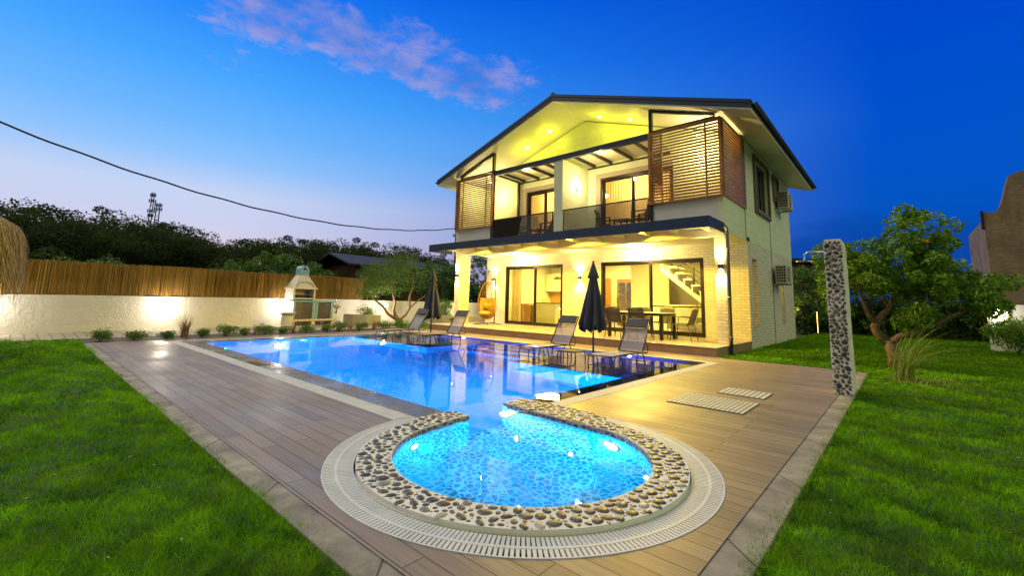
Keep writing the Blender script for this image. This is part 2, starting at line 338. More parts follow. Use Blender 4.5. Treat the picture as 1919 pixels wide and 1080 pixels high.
class MB:
    def __init__(s): s.v = []; s.f = []; s.flat = False
    def add(s, vs, fs):
        k = len(s.v); s.v += [tuple(v) for v in vs]; s.f += [tuple(i+k for i in f) for f in fs]; return s
    def box(s, x0, x1, y0, y1, z0, z1):
        return s.add([(x0, y0, z0), (x1, y0, z0), (x1, y1, z0), (x0, y1, z0), (x0, y0, z1), (x1, y0, z1), (x1, y1, z1), (x0, y1, z1)],
                     [(3, 2, 1, 0), (4, 5, 6, 7), (0, 1, 5, 4), (1, 2, 6, 5), (2, 3, 7, 6), (3, 0, 4, 7)])
    def hexa(s, b, t): return s.add(list(b)+list(t), [(3, 2, 1, 0), (4, 5, 6, 7), (0, 1, 5, 4), (1, 2, 6, 5), (2, 3, 7, 6), (3, 0, 4, 7)])
    def tube(s, path, r, n=8, cap=True):
        path = [Vector(p) for p in path]; m = len(path); rr = r if isinstance(r, (list, tuple)) else [r]*m
        t0 = (path[1]-path[0]).normalized(); a = Vector((0, 0, 1)) if abs(t0.z) < .9 else Vector((1, 0, 0)); u = t0.cross(a).normalized(); vs = []; fs = []
        for i, p in enumerate(path):
            t = ((path[min(i+1, m-1)]-path[max(i-1, 0)])).normalized(); u = (u-t*u.dot(t)).normalized(); w_ = t.cross(u)
            for j in range(n):
                q = 2*math.pi*j/n; vs.append(p+(u*math.cos(q)+w_*math.sin(q))*rr[i])
        for i in range(m-1):
            for j in range(n): fs.append((i*n+j, i*n+(j+1) % n, (i+1)*n+(j+1) % n, (i+1)*n+j))
        if cap: fs.append(tuple(range(n-1, -1, -1))); fs.append(tuple((m-1)*n+j for j in range(n)))
        return s.add(vs, fs)
    def lathe(s, prof, c=(0, 0, 0), n=24, sx=1, sy=1, fn=None):
        vs = []; fs = []
        for i, (r, z) in enumerate(prof):
            for j in range(n):
                q = 2*math.pi*j/n; k = fn(q, i, z) if fn else 1
                vs.append((c[0]+r*k*math.cos(q)*sx, c[1]+r*k*math.sin(q)*sy, c[2]+z))
        for i in range(len(prof)-1):
            for j in range(n): fs.append((i*n+j, i*n+(j+1) % n, (i+1)*n+(j+1) % n, (i+1)*n+j))
        if prof[0][0] > 1e-4: fs.append(tuple(range(n-1, -1, -1)))
        if prof[-1][0] > 1e-4: fs.append(tuple((len(prof)-1)*n+j for j in range(n)))
        return s.add(vs, fs)
    def prism(s, poly, axis, a, b):
        """poly in the two other axes, extruded from a to b along axis"""
        n = len(poly); mk = {'x': lambda p, h: (h, p[0], p[1]), 'y': lambda p, h: (p[0], h, p[1]), 'z': lambda p, h: (p[0], p[1], h)}[axis]
        return s.add([mk(p, a) for p in poly]+[mk(p, b) for p in poly], [tuple(range(n))[::-1], tuple(range(n, 2*n))]+[(i, (i+1) % n, n+(i+1) % n, n+i) for i in range(n)])
    def build(s, name, mat, parent=None, smooth=False, bevel=0, off=True):
        me = bpy.data.meshes.new(name); o_ = wloc(parent) if (parent is not None and off) else Vector((0, 0, 0))
        me.from_pydata([(v[0]-o_.x, v[1]-o_.y, v[2]-o_.z) for v in s.v], [], s.f)
        import bmesh
        if s.flat: me.validate(); return link(name, me, parent, mat, smooth)
        bm = bmesh.new(); bm.from_mesh(me); bmesh.ops.recalc_face_normals(bm, faces=bm.faces); bm.to_mesh(me); bm.free()
        o = link(name, me, parent, mat, smooth)
        if bevel:
            b = o.modifiers.new('bevel', 'BEVEL'); b.width = bevel; b.segments = 2; b.limit_method = 'ANGLE'
        return o
def npmesh(name, V, F, mat, parent=None, col=None, smooth=False):
    """V (N,3), F (M,k); col per-vertex float -> attribute 'col'"""
    V = np.asarray(V, np.float32); F = np.asarray(F, np.int32)
    if parent is not None: V = V-np.array(wloc(parent), np.float32)
    me = bpy.data.meshes.new(name); me.vertices.add(len(V)); me.vertices.foreach_set('co', V.ravel())
    k = F.shape[1]; me.loops.add(F.size); me.loops.foreach_set('vertex_index', F.ravel()); me.polygons.add(len(F))
    me.polygons.foreach_set('loop_start', np.arange(0, F.size, k, dtype=np.int32)); me.polygons.foreach_set('loop_total', np.full(len(F), k, np.int32))
    me.update(calc_edges=True)
    if col is not None:
        a = me.attributes.new('col', 'FLOAT', 'POINT'); a.data.foreach_set('value', np.asarray(col, np.float32))
    return link(name, me, parent, mat, smooth)
def sheet(name, pts, mat, parent=None):
    me = bpy.data.meshes.new(name); o_ = wloc(parent) if parent is not None else Vector((0, 0, 0))
    me.from_pydata([tuple(Vector(p)-o_) for p in pts], [], [tuple(range(len(pts)))]); return link(name, me, parent, mat)
def lamp(kind, name, loc, energy, color, parent, size=.05, rot=None, spot=None, blend=.6, aim=None, sy=None):
    l = bpy.data.lights.new(name, kind); l.energy = energy; l.color = color
    if kind == 'AREA':
        l.size = size
        if sy: l.shape = 'RECTANGLE'; l.size_y = sy
    else: l.shadow_soft_size = size
    if kind == 'SPOT': l.spot_size = spot; l.spot_blend = blend
    o = bpy.data.objects.new(name, l); COL.objects.link(o); o.parent = parent
    o.location = Vector(loc)-wloc(parent)
    if aim is not None: o.rotation_euler = (Vector(aim)-Vector(loc)).to_track_quat('-Z', 'Y').to_euler()
    return o
WARM = (1, .75, .23)

def leaves(name, C, size, mat, parent=None, asp=.45, droop=0, colbias=None):
    """rhombus leaves at centres C (N,3)"""
    C = np.asarray(C); n = len(C); d = rng.normal(size=(n, 3)); d[:, 2] -= droop; d /= np.linalg.norm(d, axis=1)[:, None]
    e = rng.normal(size=(n, 3)); e -= d*(e*d).sum(1)[:, None]; e /= np.linalg.norm(e, axis=1)[:, None]
    s = size*rng.uniform(.6, 1.25, n)[:, None]; up = np.cross(d, e)*s*.12
    V = np.stack([C-d*s*.5, C+e*s*asp*.5+up, C+d*s*.5, C-e*s*asp*.5+up], 1).reshape(-1, 3)
    c = rng.uniform(0, 1, n) if colbias is None else np.clip(rng.uniform(0, .7, n)+colbias, 0, 1)
    return npmesh(name, V, np.arange(4*n).reshape(-1, 4), mat, parent, np.repeat(c, 4))
def clumps(centres, per, rad, flat=.8):
    """leaf centres scattered in shells about the clump centres"""
    C = np.asarray(centres); out = []
    for c in C:
        p = rng.normal(size=(per, 3)); p /= np.linalg.norm(p, axis=1)[:, None]; r = rad*rng.uniform(.6, 1.3)
        p = p*(r*rng.uniform(.35, 1, per)**.6)[:, None]; p[:, 2] *= flat; out.append(c+p)
    return np.concatenate(out)
def blades(name, pts, h, wdt, mat, parent=None, lean=.5, col=None, seg=2, ang=None, curve=1.0):
    """grass blades: pts (N,3), h height (N,), tapered and bent"""
    pts = np.asarray(pts); n = len(pts); h = np.broadcast_to(h, (n,)); wdt = np.broadcast_to(wdt, (n,))
    a = rng.uniform(0, 2*np.pi, n) if ang is None else ang; L = rng.uniform(.2, 1, n)*lean
    dirv = np.stack([np.cos(a), np.sin(a), np.zeros(n)], 1); sd = rng.uniform(0, 2*np.pi, n); side = np.stack([np.cos(sd), np.sin(sd), np.zeros(n)], 1)
    rows = []
    for k in range(seg+1):
        t = k/seg; cen = pts+dirv*(L*h*t**(1+curve))[:, None]+np.array([0, 0, 1.])*(h*(t-(.35*L*t*t)))[:, None]
        ww = wdt*(1-t)**.7*.5
        if k < seg: rows += [cen-side*ww[:, None], cen+side*ww[:, None]]
        else: rows += [cen-side*(wdt*.06)[:, None], cen+side*(wdt*.06)[:, None]]
    V = np.stack(rows, 1).reshape(-1, 3); m = 2*(seg+1); base = (np.arange(n)*m)[:, None]
    F = np.concatenate([base+np.array([[2*k, 2*k+1, 2*k+3, 2*k+2]]) for k in range(seg)], 1).reshape(-1, 4)
    c = rng.uniform(0, 1, n) if col is None else col
    return npmesh(name, V, F, mat, parent, np.repeat(c, m))
def inpoly(x, y, poly):
    c = np.zeros(np.shape(x), bool); n = len(poly)
    for i in range(n):
        x0, y0 = poly[i]; x1, y1 = poly[(i+1) % n]
        if y0 == y1: continue
        k = ((y0 > y) != (y1 > y)) & (x < (x1-x0)*(y-y0)/(y1-y0)+x0); c ^= k
    return c

# =================================================================== GROUND, DECK, POOL
def cdt_region(curves, classify, zs):
    """curves: list of closed polylines (2-D).  classify(x,y)->key or None.  returns {key: MB}"""
    vs = []; es = []
    for c in curves:
        k = len(vs); vs += [Vector(p) for p in c]; es += [(k+i, k+(i+1) % len(c)) for i in range(len(c))]
    v2, e2, f2, *_ = delaunay_2d_cdt(vs, es, [], 0, 1e-5)
    out = {}
    for f in f2:
        cx = sum(v2[i].x for i in f)/len(f); cy = sum(v2[i].y for i in f)/len(f); k = classify(cx, cy)
        if k is None: continue
        mb = out.setdefault(k, MB()); mb.flat = True; z = zs[k]
        ar = sum(v2[f[i]].x*v2[f[(i+1) % len(f)]].y-v2[f[(i+1) % len(f)]].x*v2[f[i]].y for i in range(len(f)))
        if ar < 0: f = list(f)[::-1]
        mb.add([(v2[i].x, v2[i].y, z) for i in f], [tuple(range(len(f)))])
    return out
SC = (-2.17, 2.59); GC = (-2.19, 2.61)
def arc(c, r, a0, a1, n): return [(c[0]+r*math.cos(R(a0+(a1-a0)*i/n)), c[1]+r*math.sin(R(a0+(a1-a0)*i/n))) for i in range(n+1)]
inner = [(-3.12, 2.95), (-3.13, 2.80)] + arc(SC, .92, 188, 438, 90) + [(-2.3, 3.50), (-2.8, 3.53), (-3.21, 3.58)]
outer = [(-3.24, 3.60), (-3.26, 3.86), (-3.0, 3.925), (-2.72, 3.94), (-2.40, 3.92), (-2.15, 3.83)] + arc(SC, 1.15, 80, -172, 90) + [(-3.38, 2.56), (-3.36, 2.90), (-3.30, 2.96)]
ring = inner + outer
ring = inner + [(-3.24, 3.60), (-3.26, 3.86), (-3.0, 3.925), (-2.72, 3.94), (-2.40, 3.92), (-2.15, 3.83)] + arc(SC, 1.15, 80, -172, 90) + [(-3.38, 2.56), (-3.36, 2.90), (-3.30, 2.96)]
rin = [(-3.31, 2.94)] + inner[0:] + [(-3.31, 3.62)]        # spa water outline closed through the mouth
PX0, PX1, PY0, PY1 = -12.06, -3.30, 2.95, 9.22
pool = [(PX0, PY0), (PX1, PY0), (PX1, PY1), (PX0, PY1)]
di = [(-12.42, 2.61), (-2.99, 2.61), (-2.99, 9.05), (-12.42, 9.05)]       # inner edge of the straight drain
DI = (-12.42, -2.99, 2.61, 9.26)
DO = (-12.60, -2.80, 2.41, 9.44)
gout = arc(GC, 1.365, 0, 360, 160)[:-1]; gin = arc(SC, 1.165, 0, 360, 140)[:-1]
deckp = [(-13.35, 1.165), (-.71, 1.165), (-.71, 10.28), (-3.0, 10.28), (-3.0, 10.42), (-13.75, 10.42), (-13.05, 1.165)]
deckp = [(-13.0, 1.165), (-.71, 1.165), (-.71, 10.28), (-3.0, 10.28), (-3.0, 10.42), (-13.75, 10.42)]
rect = lambda q: [(q[0], q[2]), (q[1], q[2]), (q[1], q[3]), (q[0], q[3])]
def classify(x, y):
    if inpoly(x, y, ring): return None
    if inpoly(x, y, rin) or (PX0 < x < PX1 and PY0 < y < PY1): return 'water'
    rr = math.hypot(x-SC[0], y-SC[1]); rg = math.hypot(x-GC[0], y-GC[1])
    inside = DI[0] < x < DI[1] and DI[2] < y < DI[3]
    if rg < 1.365 and not inside: return 'cgrate' if rr > 1.165 else 'ringgap'
    if inside: return 'coping_wet' if (x > PX1 and y > 3.3) else 'coping'
    if DO[0] < x < DO[1] and DO[2] < y < DO[3]: return 'sgrate'
    if not inpoly(x, y, deckp): return None
    return 'deck'
ZS = {'water': -.014, 'cgrate': -.06, 'sgrate': -.06, 'coping': 0, 'coping_wet': -.05, 'deck': 0, 'ringgap': -.06}
reg = cdt_region([ring, rin, pool, rect(DI), rect(DO), gout, gin, deckp, [(PX1, 3.3), (DI[1], 3.3), (DI[1], 3.31), (PX1, 3.31)]], classify, ZS)
tag(reg['deck'].build('deck', 'deck_planks'), kind='structure')
tag(reg['coping'].build('coping', 'coping_stone'), kind='structure')
tag(reg['coping_wet'].build('overflow_rim', 'coping_stone'), kind='structure')
# water: one sheet over pool, spa and flooded rim
wm = reg['water']; wm.add([(PX1, 3.95, -.014), (DI[1]+.004, 3.95, -.014), (DI[1]+.004, 9.26, -.014), (PX1, 9.26, -.014)], [(0, 1, 2, 3)])
wo = tag(wm.build('pool_water', 'pool_water'), kind='structure')
tr = MB()
for k in ('cgrate', 'sgrate', 'ringgap'):
    if k in reg: tr.add(reg[k].v, reg[k].f)
tag(tr.build('drain_channel', 'grate_void'), kind='structure')
# drain channel side walls
sw = MB(); 
for x0, x1, y0, y1 in ((DO[0], DO[1], DO[2]-.004, DO[2]-.001),): pass
# basin
SHY = 6.62
bz = -1.25; sz = -.17
b = MB()
b.add([(PX0, PY0, bz), (PX1, PY0, bz), (PX1, PY1, bz), (PX0, PY1, bz)], [(0, 1, 2, 3)])
def wall(p, q, z0=bz, z1=0): b.add([(*p, z0), (*q, z0), (*q, z1), (*p, z1)], [(0, 1, 2, 3)])
wall((PX0, PY0), (-3.31, PY0)); wall((PX0, PY0), (PX0, PY1), z1=0); wall((PX0, PY1), (PX1, PY1), z1=0); wall((PX1, PY1), (PX1, 3.80), z1=-.05)
b.box(PX0+.003, -8.55, SHY, PY1-.003, bz+.002, sz)          # left sun shelf
b.box(-5.75, PX1-.003, SHY-.2, PY1-.003, bz+.002, sz)       # right sun shelf
for k in range(4): b.box(-8.547, -5.753, PY1-.003-.42*(4-k), PY1-.003-.42*(3-k)-.002, bz+.002, -.20-.22*(3-k))
tag(b.build('pool_basin', 'pool_tile'), kind='structure')
# spa shell
s_ = MB(); spz = -.72
cs = rin; n = len(cs)
for i in range(n-1): s_.add([(*cs[i], spz), (*cs[i+1], spz), (*cs[i+1], .02), (*cs[i], .02)], [(0, 1, 2, 3)])
s_.add([(*p, spz) for p in cs], [tuple(range(n))])
bo = arc(SC, .915, -150, 60, 50); bi = arc(SC, .56, -150, 60, 50)
for i in range(50):
    s_.add([(*bo[i], -.32), (*bo[i+1], -.32), (*bi[i+1], -.32), (*bi[i], -.32)], [(0, 1, 2, 3)])
    s_.add([(*bi[i], -.32), (*bi[i+1], -.32), (*bi[i+1], spz), (*bi[i], spz)], [(0, 1, 2, 3)])
for k in (0, 50): s_.add([(*bo[k], -.32), (*bi[k], -.32), (*bi[k], spz), (*bo[k], spz)], [(0, 1, 2, 3)])
tag(s_.build('spa_basin', 'pebble_mosaic'), kind='structure')
mouthfill = MB().add([(-3.31, 2.94, spz), (-3.31, 3.62, spz), (-3.31, 3.62, bz), (-3.31, 2.94, bz)], [(0, 1, 2, 3)])
tag(mouthfill.build('spa_threshold', 'pool_tile'), kind='structure')

# ---- pebbles
def pack(bounds, ok, radii, tries, dist_keep=1.04):
    x0, x1, y0, y1 = bounds; P = np.zeros((0, 3)); cell = max(radii)*2
    grid = {}
    res = []
    for r, nt in zip(radii, tries):
        X = rng.uniform(x0, x1, nt); Y = rng.uniform(y0, y1, nt); m = ok(X, Y, r)
        for x, y in zip(X[m], Y[m]):
            gi, gj = int(x//cell), int(y//cell); good = True; rr = r*rng.uniform(.85, 1.1)
            for a in (-1, 0, 1):
                for c in (-1, 0, 1):
                    for (px, py, pr) in grid.get((gi+a, gj+c), ()):
                        if (px-x)**2+(py-y)**2 < (pr+rr)**2*dist_keep: good = False; break
                    if not good: break
                if not good: break
            if good: grid.setdefault((gi, gj), []).append((x, y, rr)); res.append((x, y, rr))
    return np.array(res)
def pebble_mesh(name, pk, to3, hk, mat, parent, seg=10):
    n = len(pk); ang = np.linspace(0, 2*np.pi, seg, endpoint=False)
    ph = rng.uniform(0, 2*np.pi, n); el = rng.uniform(.62, .98, n); rows = []
    jit = rng.uniform(.86, 1.14, (n, seg)); jit = (jit+np.roll(jit, 1, 1))/2
    V = []
    for k, (rk, zk) in enumerate(((1.0, 0), (.97, .35), (.78, .8), (.42, 1.0))):
        lx = pk[:, 2:3]*rk*jit*np.cos(ang)*1.10; ly = pk[:, 2:3]*rk*jit*np.sin(ang)*el[:, None]
        X = pk[:, 0:1]+lx*np.cos(ph)[:, None]-ly*np.sin(ph)[:, None]; Y = pk[:, 1:2]+lx*np.sin(ph)[:, None]+ly*np.cos(ph)[:, None]
        Z = np.broadcast_to((hk*pk[:, 2:3]*zk), X.shape); V.append(np.stack([X, Y, Z], 2))
    V.append(np.stack([pk[:, 0:1], pk[:, 1:2], hk*pk[:, 2:3]*1.03], 2))
    V = np.concatenate(V, 1); m = V.shape[1]; base = (np.arange(n)*m)[:, None, None]
    j = np.arange(seg); q = np.concatenate([np.stack([k*seg+j, k*seg+(j+1) % seg, (k+1)*seg+(j+1) % seg, (k+1)*seg+j], 1) for k in range(3)])
    t = np.stack([3*seg+j, 3*seg+(j+1) % seg, np.full(seg, 4*seg), np.full(seg, 4*seg)], 1)
    F = (np.concatenate([q])[None]+base).reshape(-1, 4)
    T = (t[None, :, :3]+base).reshape(-1, 3)
    W3 = to3(V.reshape(-1, 3))
    # fold the triangle fan into quads is unnecessary: make cap as one n-gon instead
    Fc = (3*seg+j)[None]+base[:, :, 0]
    me = bpy.data.meshes.new(name); off = np.array(wloc(parent)) if parent is not None else 0
    W3 = (W3-off).astype(np.float32)
    loops = np.concatenate([F.ravel(), Fc.ravel()]).astype(np.int32); tot = np.concatenate([np.full(len(F), 4), np.full(n, seg)]).astype(np.int32)
    st = np.concatenate([[0], np.cumsum(tot)[:-1]]).astype(np.int32)
    me.vertices.add(len(W3)); me.vertices.foreach_set('co', W3.ravel()); me.loops.add(len(loops)); me.loops.foreach_set('vertex_index', loops)
    me.polygons.add(len(tot)); me.polygons.foreach_set('loop_start', st); me.polygons.foreach_set('loop_total', tot); me.update(calc_edges=True)
    a = me.attributes.new('col', 'FLOAT', 'POINT'); a.data.foreach_set('value', np.repeat(rng.uniform(0, 1, n), m).astype(np.float32))
    return link(name, me, parent, mat, True)
rim = thing('spa_rim', 'raised rim of river pebbles in pale cement around the round spa', 'spa rim', (SC[0], SC[1], 0))
rg = cdt_region([ring], lambda x, y: 'r' if inpoly(x, y, ring) else None, {'r': .03})['r']; rg.flat = False
for i in range(len(ring)):
    p, q = ring[i], ring[(i+1) % len(ring)]
    rg.add([(*p, -.07), (*q, -.07), (*q, .03), (*p, .03)], [(0, 1, 2, 3)])
rg.build('cement_bed', 'spa_cement', rim)
rp = np.array(ring)
def ok_ring(X, Y, r):
    m = inpoly(X, Y, ring)
    for a in range(0, 360, 45): m &= inpoly(X+r*.8*math.cos(R(a)), Y+r*.8*math.sin(R(a)), ring)
    return m
pk = pack((-3.45, -1.0, 1.4, 4.0), ok_ring, (.037, .030, .023, .017, .012), (2600, 8000, 18000, 30000, 30000), .86)
pebble_mesh('pebbles', pk, lambda V: V+np.array([0, 0, .027]), .30, 'river_pebbles', rim)

# ---- drain gratings (white slats over a dark channel)
gr = thing('drain_grating', 'white slatted overflow grating running round the pool and circling the spa', 'drain grating', (GC[0], GC[1], 0))
def slat(mb, p, q, wd, z0=-.022, z1=.002):
    p = np.array(p); q = np.array(q); d = (q-p)/np.linalg.norm(q-p); n_ = np.array([-d[1], d[0]])*wd/2
    mb.hexa([(*(p-n_), z0), (*(q-n_), z0), (*(q+n_), z0), (*(p+n_), z0)], [(*(p-n_), z1), (*(q-n_), z1), (*(q+n_), z1), (*(p+n_), z1)])
cg = MB(); NS = 330
def inside_di(x, y): return DI[0] < x < DI[1] and DI[2] < y < DI[3]
for i in range(NS):
    a = 2*math.pi*i/NS; ca, sa = math.cos(a), math.sin(a)
    for r0, r1 in ((1.172, 1.268), (1.285, 1.358)):
        p = (GC[0]*.5+SC[0]*.5+r0*ca, (GC[1]+SC[1])/2+r0*sa) if r0 < 1.2 else (GC[0]+r0*ca, GC[1]+r0*sa); q = (GC[0]+r1*ca, GC[1]+r1*sa)
        if inside_di(*p) or inside_di(*q): continue
        slat(cg, p, q, .0165)
for r0, r1 in ((1.268, 1.287), (1.170, 1.178), (1.354, 1.362)):
    A = arc(GC, r0, 0, 360, 120); B = arc(GC, r1, 0, 360, 120)
    for i in range(120):
        if any(inside_di(*p) for p in (A[i], A[i+1], B[i], B[i+1])): continue
        cg.hexa([(*A[i], -.02), (*A[i+1], -.02), (*B[i+1], -.02), (*B[i], -.02)], [(*A[i], .0035), (*A[i+1], .0035), (*B[i+1], .0035), (*B[i], .0035)])
cg.build('circular_grating', 'grate_white', gr)
sg = MB(); e = .004
def outc(x, y): return math.hypot(x-GC[0], y-GC[1]) > 1.367
x = DO[0]
while x < DO[1]:
    if outc(x, DO[2]) and outc(x, DI[2]) : slat(sg, (x, DO[2]+e), (x, DI[2]-e), .016)
    slat(sg, (x, DI[3]+e), (x, DO[3]-e), .016); x += .024
y = DI[2]
while y < DI[3]:
    if outc(DI[1], y) and outc(DO[1], y): slat(sg, (DI[1]+e, y), (DO[1]-e, y), .016)
    slat(sg, (DO[0]+e, y), (DI[0]-e, y), .016); y += .024
for q in (DO[2]+.008, (DO[2]+DI[2])/2, DI[2]-.008):
    sg.box(DO[0], -3.535 if q < 2.5 else -3.50, q-.005, q+.005, -.02, .0035)
for q in (DI[1]+.008, (DO[1]+DI[1])/2, DO[1]-.008): sg.box(q-.005, q+.005, 3.80+(.08 if q < -2.9 else 0), DO[3], -.02, .0035)
sg.build('straight_grating', 'grate_white', gr)

# ---- kerbs, lawn, paving, soil
sk = MB()
for p, q in zip(deckp, deckp[1:]+deckp[:1]): sk.add([(*p, -.25), (*q, -.25), (*q, -.001), (*p, -.001)], [(0, 1, 2, 3)])
tag(sk.build('deck_light_skirt', 'kerb_concrete'), kind='structure')  # skirt added under the deck to stop pool light leaking at the kerb
k = MB(); k.box(-13.0, -.56, 1.02, 1.164, -.2, -.004); k.box(-.709, -.545, 1.165, 10.28, -.2, -.0045); tag(k.build('kerb', 'kerb_concrete', bevel=.006), kind='structure')
gm = MB()
for x0, x1, y0, y1 in ((-900, -12.8, -900, 900), (-12.8, -.6, -900, 1.0), (-12.8, -.6, 10.0, 900), (-.6, 900, -900, 900)): gm.add([(x0, y0, -.09), (x1, y0, -.09), (x1, y1, -.09), (x0, y1, -.09)], [(0, 1, 2, 3)])
tag(gm.build('ground', 'dark_ground'), kind='structure')
GL = [(-14.3, -5), (0, -5), (0, 1.02), (-14.3, 1.02)]
l = MB(); q_ = -.055
for x0, x1, y0, y1 in ((-14.3, -.545, -6, 1.018), (-.545, 16, -6, 27), (-3.15, -.545, 10.3, 27), (-16.9, -13.2, 10.43, 30)): l.add([(x0, y0, q_), (x1, y0, q_), (x1, y1, q_), (x0, y1, q_)], [(0, 1, 2, 3)])
tag(l.build('lawn', 'lawn_base'), kind='structure')
tag(sheet('garden_path', [(-19.5, -3, -.02), (-14.32, -3, -.02), (-14.42, 1.1, -.02), (-15.0, 10.3, -.02), (-19.5, 10.3, -.02)], 'garden_pavers'), kind='structure')
tag(sheet('planting_bed', [(-14.42, .95, -.015), (-13.04, .95, -.015), (-13.79, 10.42, -.015), (-15.0, 10.42, -.015)], 'soil'), kind='structure')

def lawn_pts(poly, rho0, exclude=None):
    xs = [p[0] for p in poly]; ys = [p[1] for p in poly]; P = []
    c = .5
    for gx in np.arange(min(xs), max(xs), c):
        for gy in np.arange(min(ys), max(ys), c):
            d = max(2.0, math.hypot(gx+c/2, gy+c/2)); n = rng.poisson(rho0*(2.5/d)**1.55*c*c)
            P.append(np.stack([rng.uniform(gx, gx+c, n), rng.uniform(gy, gy+c, n)], 1))
    P = np.concatenate(P); m = inpoly(P[:, 0], P[:, 1], poly)
    if exclude is not None: m &= ~exclude(P[:, 0], P[:, 1])
    return P[m]
def hnoise(x, y): return np.sin(x*2.1+np.sin(y*1.7)*1.3)*np.sin(y*2.9+np.sin(x*1.3)*1.7)*.5+np.sin(x*5.3+y*1.1)*np.sin(y*6.1-x*2)*.3+np.sin(x*11+np.sin(y*7))*np.sin(y*13)*.2
def mound(x, y):
    a = np.sin(x*7.3+1.9*np.sin(y*3.1))*np.sin(y*11.2+1.6*np.sin(x*4.7)); b_ = np.sin(x*17+2*np.sin(y*9))*np.sin(y*23+1.5*np.sin(x*13)); c_ = np.sin(x*2.3+np.sin(y*4))*np.sin(y*4.6+1.2*np.sin(x*1.9))
    return .020*a+.008*b_+.014*c_
def make_grass(name, poly, rho0, exclude=None):
    P = lawn_pts(poly, rho0, exclude); n = len(P); d = np.hypot(P[:, 0], P[:, 1]); hn = hnoise(P[:, 0], P[:, 1])
    h = (.040+.024*hn)*rng.uniform(.45, 1.4, n)*np.clip(d/9, 1, 1.35); wd = np.clip(.0040*(d/2.5)**.85, .0036, .03)
    cell = lambda c_: np.abs(np.modf(np.sin(np.floor(P[:, 0]/c_+.3*np.sin(P[:, 1]*40))*12.9898+np.floor(P[:, 1]/c_+.3*np.sin(P[:, 0]*37))*78.233)*43758.5453)[0])
    cl = .6*cell(.035*np.ones(1))+.4*cell(.09*np.ones(1))
    h = h*(.7+.6*cl)
    edge = np.clip(np.minimum(np.abs(P[:, 1]-1.03), np.abs(P[:, 0]+.55))/.25, .25, 1)
    o = blades(name, np.stack([P[:, 0], P[:, 1], -.028+mound(P[:, 0], P[:, 1])*edge], 1), h, wd, 'grass_blades', None, 1.1, np.clip(rng.uniform(0, 1, n)**1.4*.35+cl**1.5*.75+hn*.22+mound(P[:, 0], P[:, 1])*11-.02, 0, 1))  # clump contrast and mound shading painted into blade colour: hollows darker, crests lighter
    return tag(o, kind='stuff')
make_grass('grass', [(-14.25, -.9), (-14.25, 1.05), (-.56, 1.05), (-.9, -.2), (-3, -.7)], 15000)
make_grass('grass', [(-.54, 1.2), (.3, 1.4), (1.6, 4), (4.6, 14), (7.5, 26.5), (-3.15, 26.5), (-3.15, 10.3), (-.54, 10.3)], 15000, lambda x, y: (x < -3.1))
make_grass('grass', [(-16.9, 10.5), (-13.2, 10.5), (-13.4, 20), (-16.9, 20)], 9000)
# shaggy lawn edge leaning over the kerb
n = 5200; X = rng.uniform(-13, -.9, n); blades_e = np.stack([X, 1.02+np.abs(rng.normal(0, .03, n))*rng.choice([-1, 1], n, p=[.4, .6]), np.full(n, -.03)], 1)
tag(blades('grass', blades_e, rng.uniform(.025, .05, n), .005, 'grass_blades', None, 1.2), kind='stuff')
n = 5000; Y = 1.8+8.4*rng.uniform(0, 1, n)**1.6; blades_e = np.stack([-.545-np.abs(rng.normal(0, .035, n))*(.6+.6*np.sin(Y*3.1)), Y, np.full(n, -.03)], 1)
tag(blades('grass', blades_e, rng.uniform(.025, .055, n), .005, 'grass_blades', None, 1.2), kind='stuff')

# ---- shower floor grates
def floor_grate(x0, x1, y0, y1, nx, ny, label):
    t = thing('floor_grate', label, 'floor grate', ((x0+x1)/2, (y0+y1)/2, 0), 'slatted floor grates in the deck')
    MB().box(x0, x1, y0, y1, .002, .006).build('backing', 'dark_gap', t)
    m = MB(); sx = (x1-x0)/nx; sy = (y1-y0)/ny
    for i in range(nx):
        for j in range(ny): m.box(x0+sx*(i+.14), x0+sx*(i+.86), y0+sy*(j+(.07 if ny > 1 else 0)), y0+sy*(j+(.93 if ny > 1 else 1)), .0055, .012)
    m.build('slats', 'tile_cream', t)
floor_grate(-2.12, -1.31, 5.12, 5.82, 17, 9, 'larger cream floor grate of small cells set in the deck, nearer the spa')
floor_grate(-1.87, -1.33, 6.14, 6.62, 9, 1, 'smaller cream floor grate of plain slats set in the deck, nearer the shower wall')

# =================================================================== THE VILLA
XL, XR = -13.2, -3.157; YF, YB = 11.4, 20.13; YG = 13.5; YU = 12.95; TZ = .178; CZ = 3.0; RX = -8.19
def roofz(x): return 7.93-.334*abs(x-RX)
H = thing('villa', 'two storey white villa with dark gabled roof, wood louvres and lit glass doors', 'house', (-8.2, 15, 0))
def part(name, mat, mb, parent=None, **k): return mb.build(name, mat, parent or H, **k)
m = MB()   # ground-floor front wall with two door openings
D1 = (-12.38, -9.47); D2 = (-7.85, -4.365); DT = 2.557
for a, b_ in ((-13.5, D1[0]), (D1[1], D2[0]), (D2[1], XR)): m.box(a, b_, YG, YG+.24, -.05, CZ+.1)
for a, b_ in (D1, D2): m.box(a, b_, YG, YG+.24, DT, CZ+.1); m.box(a, b_, YG, YG+.24, -.05, TZ-.004)
part('front_wall', 'white_brick', m)
m = MB()   # right side wall, brick ground floor with two slit windows
SL = ((13.90, 14.50, .56, 2.53), (17.72, 18.34, .55, 2.45))
xs = (XR-.24, XR); ys = [YG+.242, SL[0][0], SL[0][1], SL[1][0], SL[1][1], YB]
for i in range(5):
    if i in (1, 3):
        q = SL[i//2]; m.box(*xs, ys[i], ys[i+1], -.05, q[2]); m.box(*xs, ys[i], ys[i+1], q[3], 2.975)
    else: m.box(*xs, ys[i], ys[i+1], -.05, 2.975)
part('side_wall', 'white_brick', m)
part('side_wall', 'white_brick', MB().box(-13.5, XL, YG+.242, YB, -.05, 2.975))
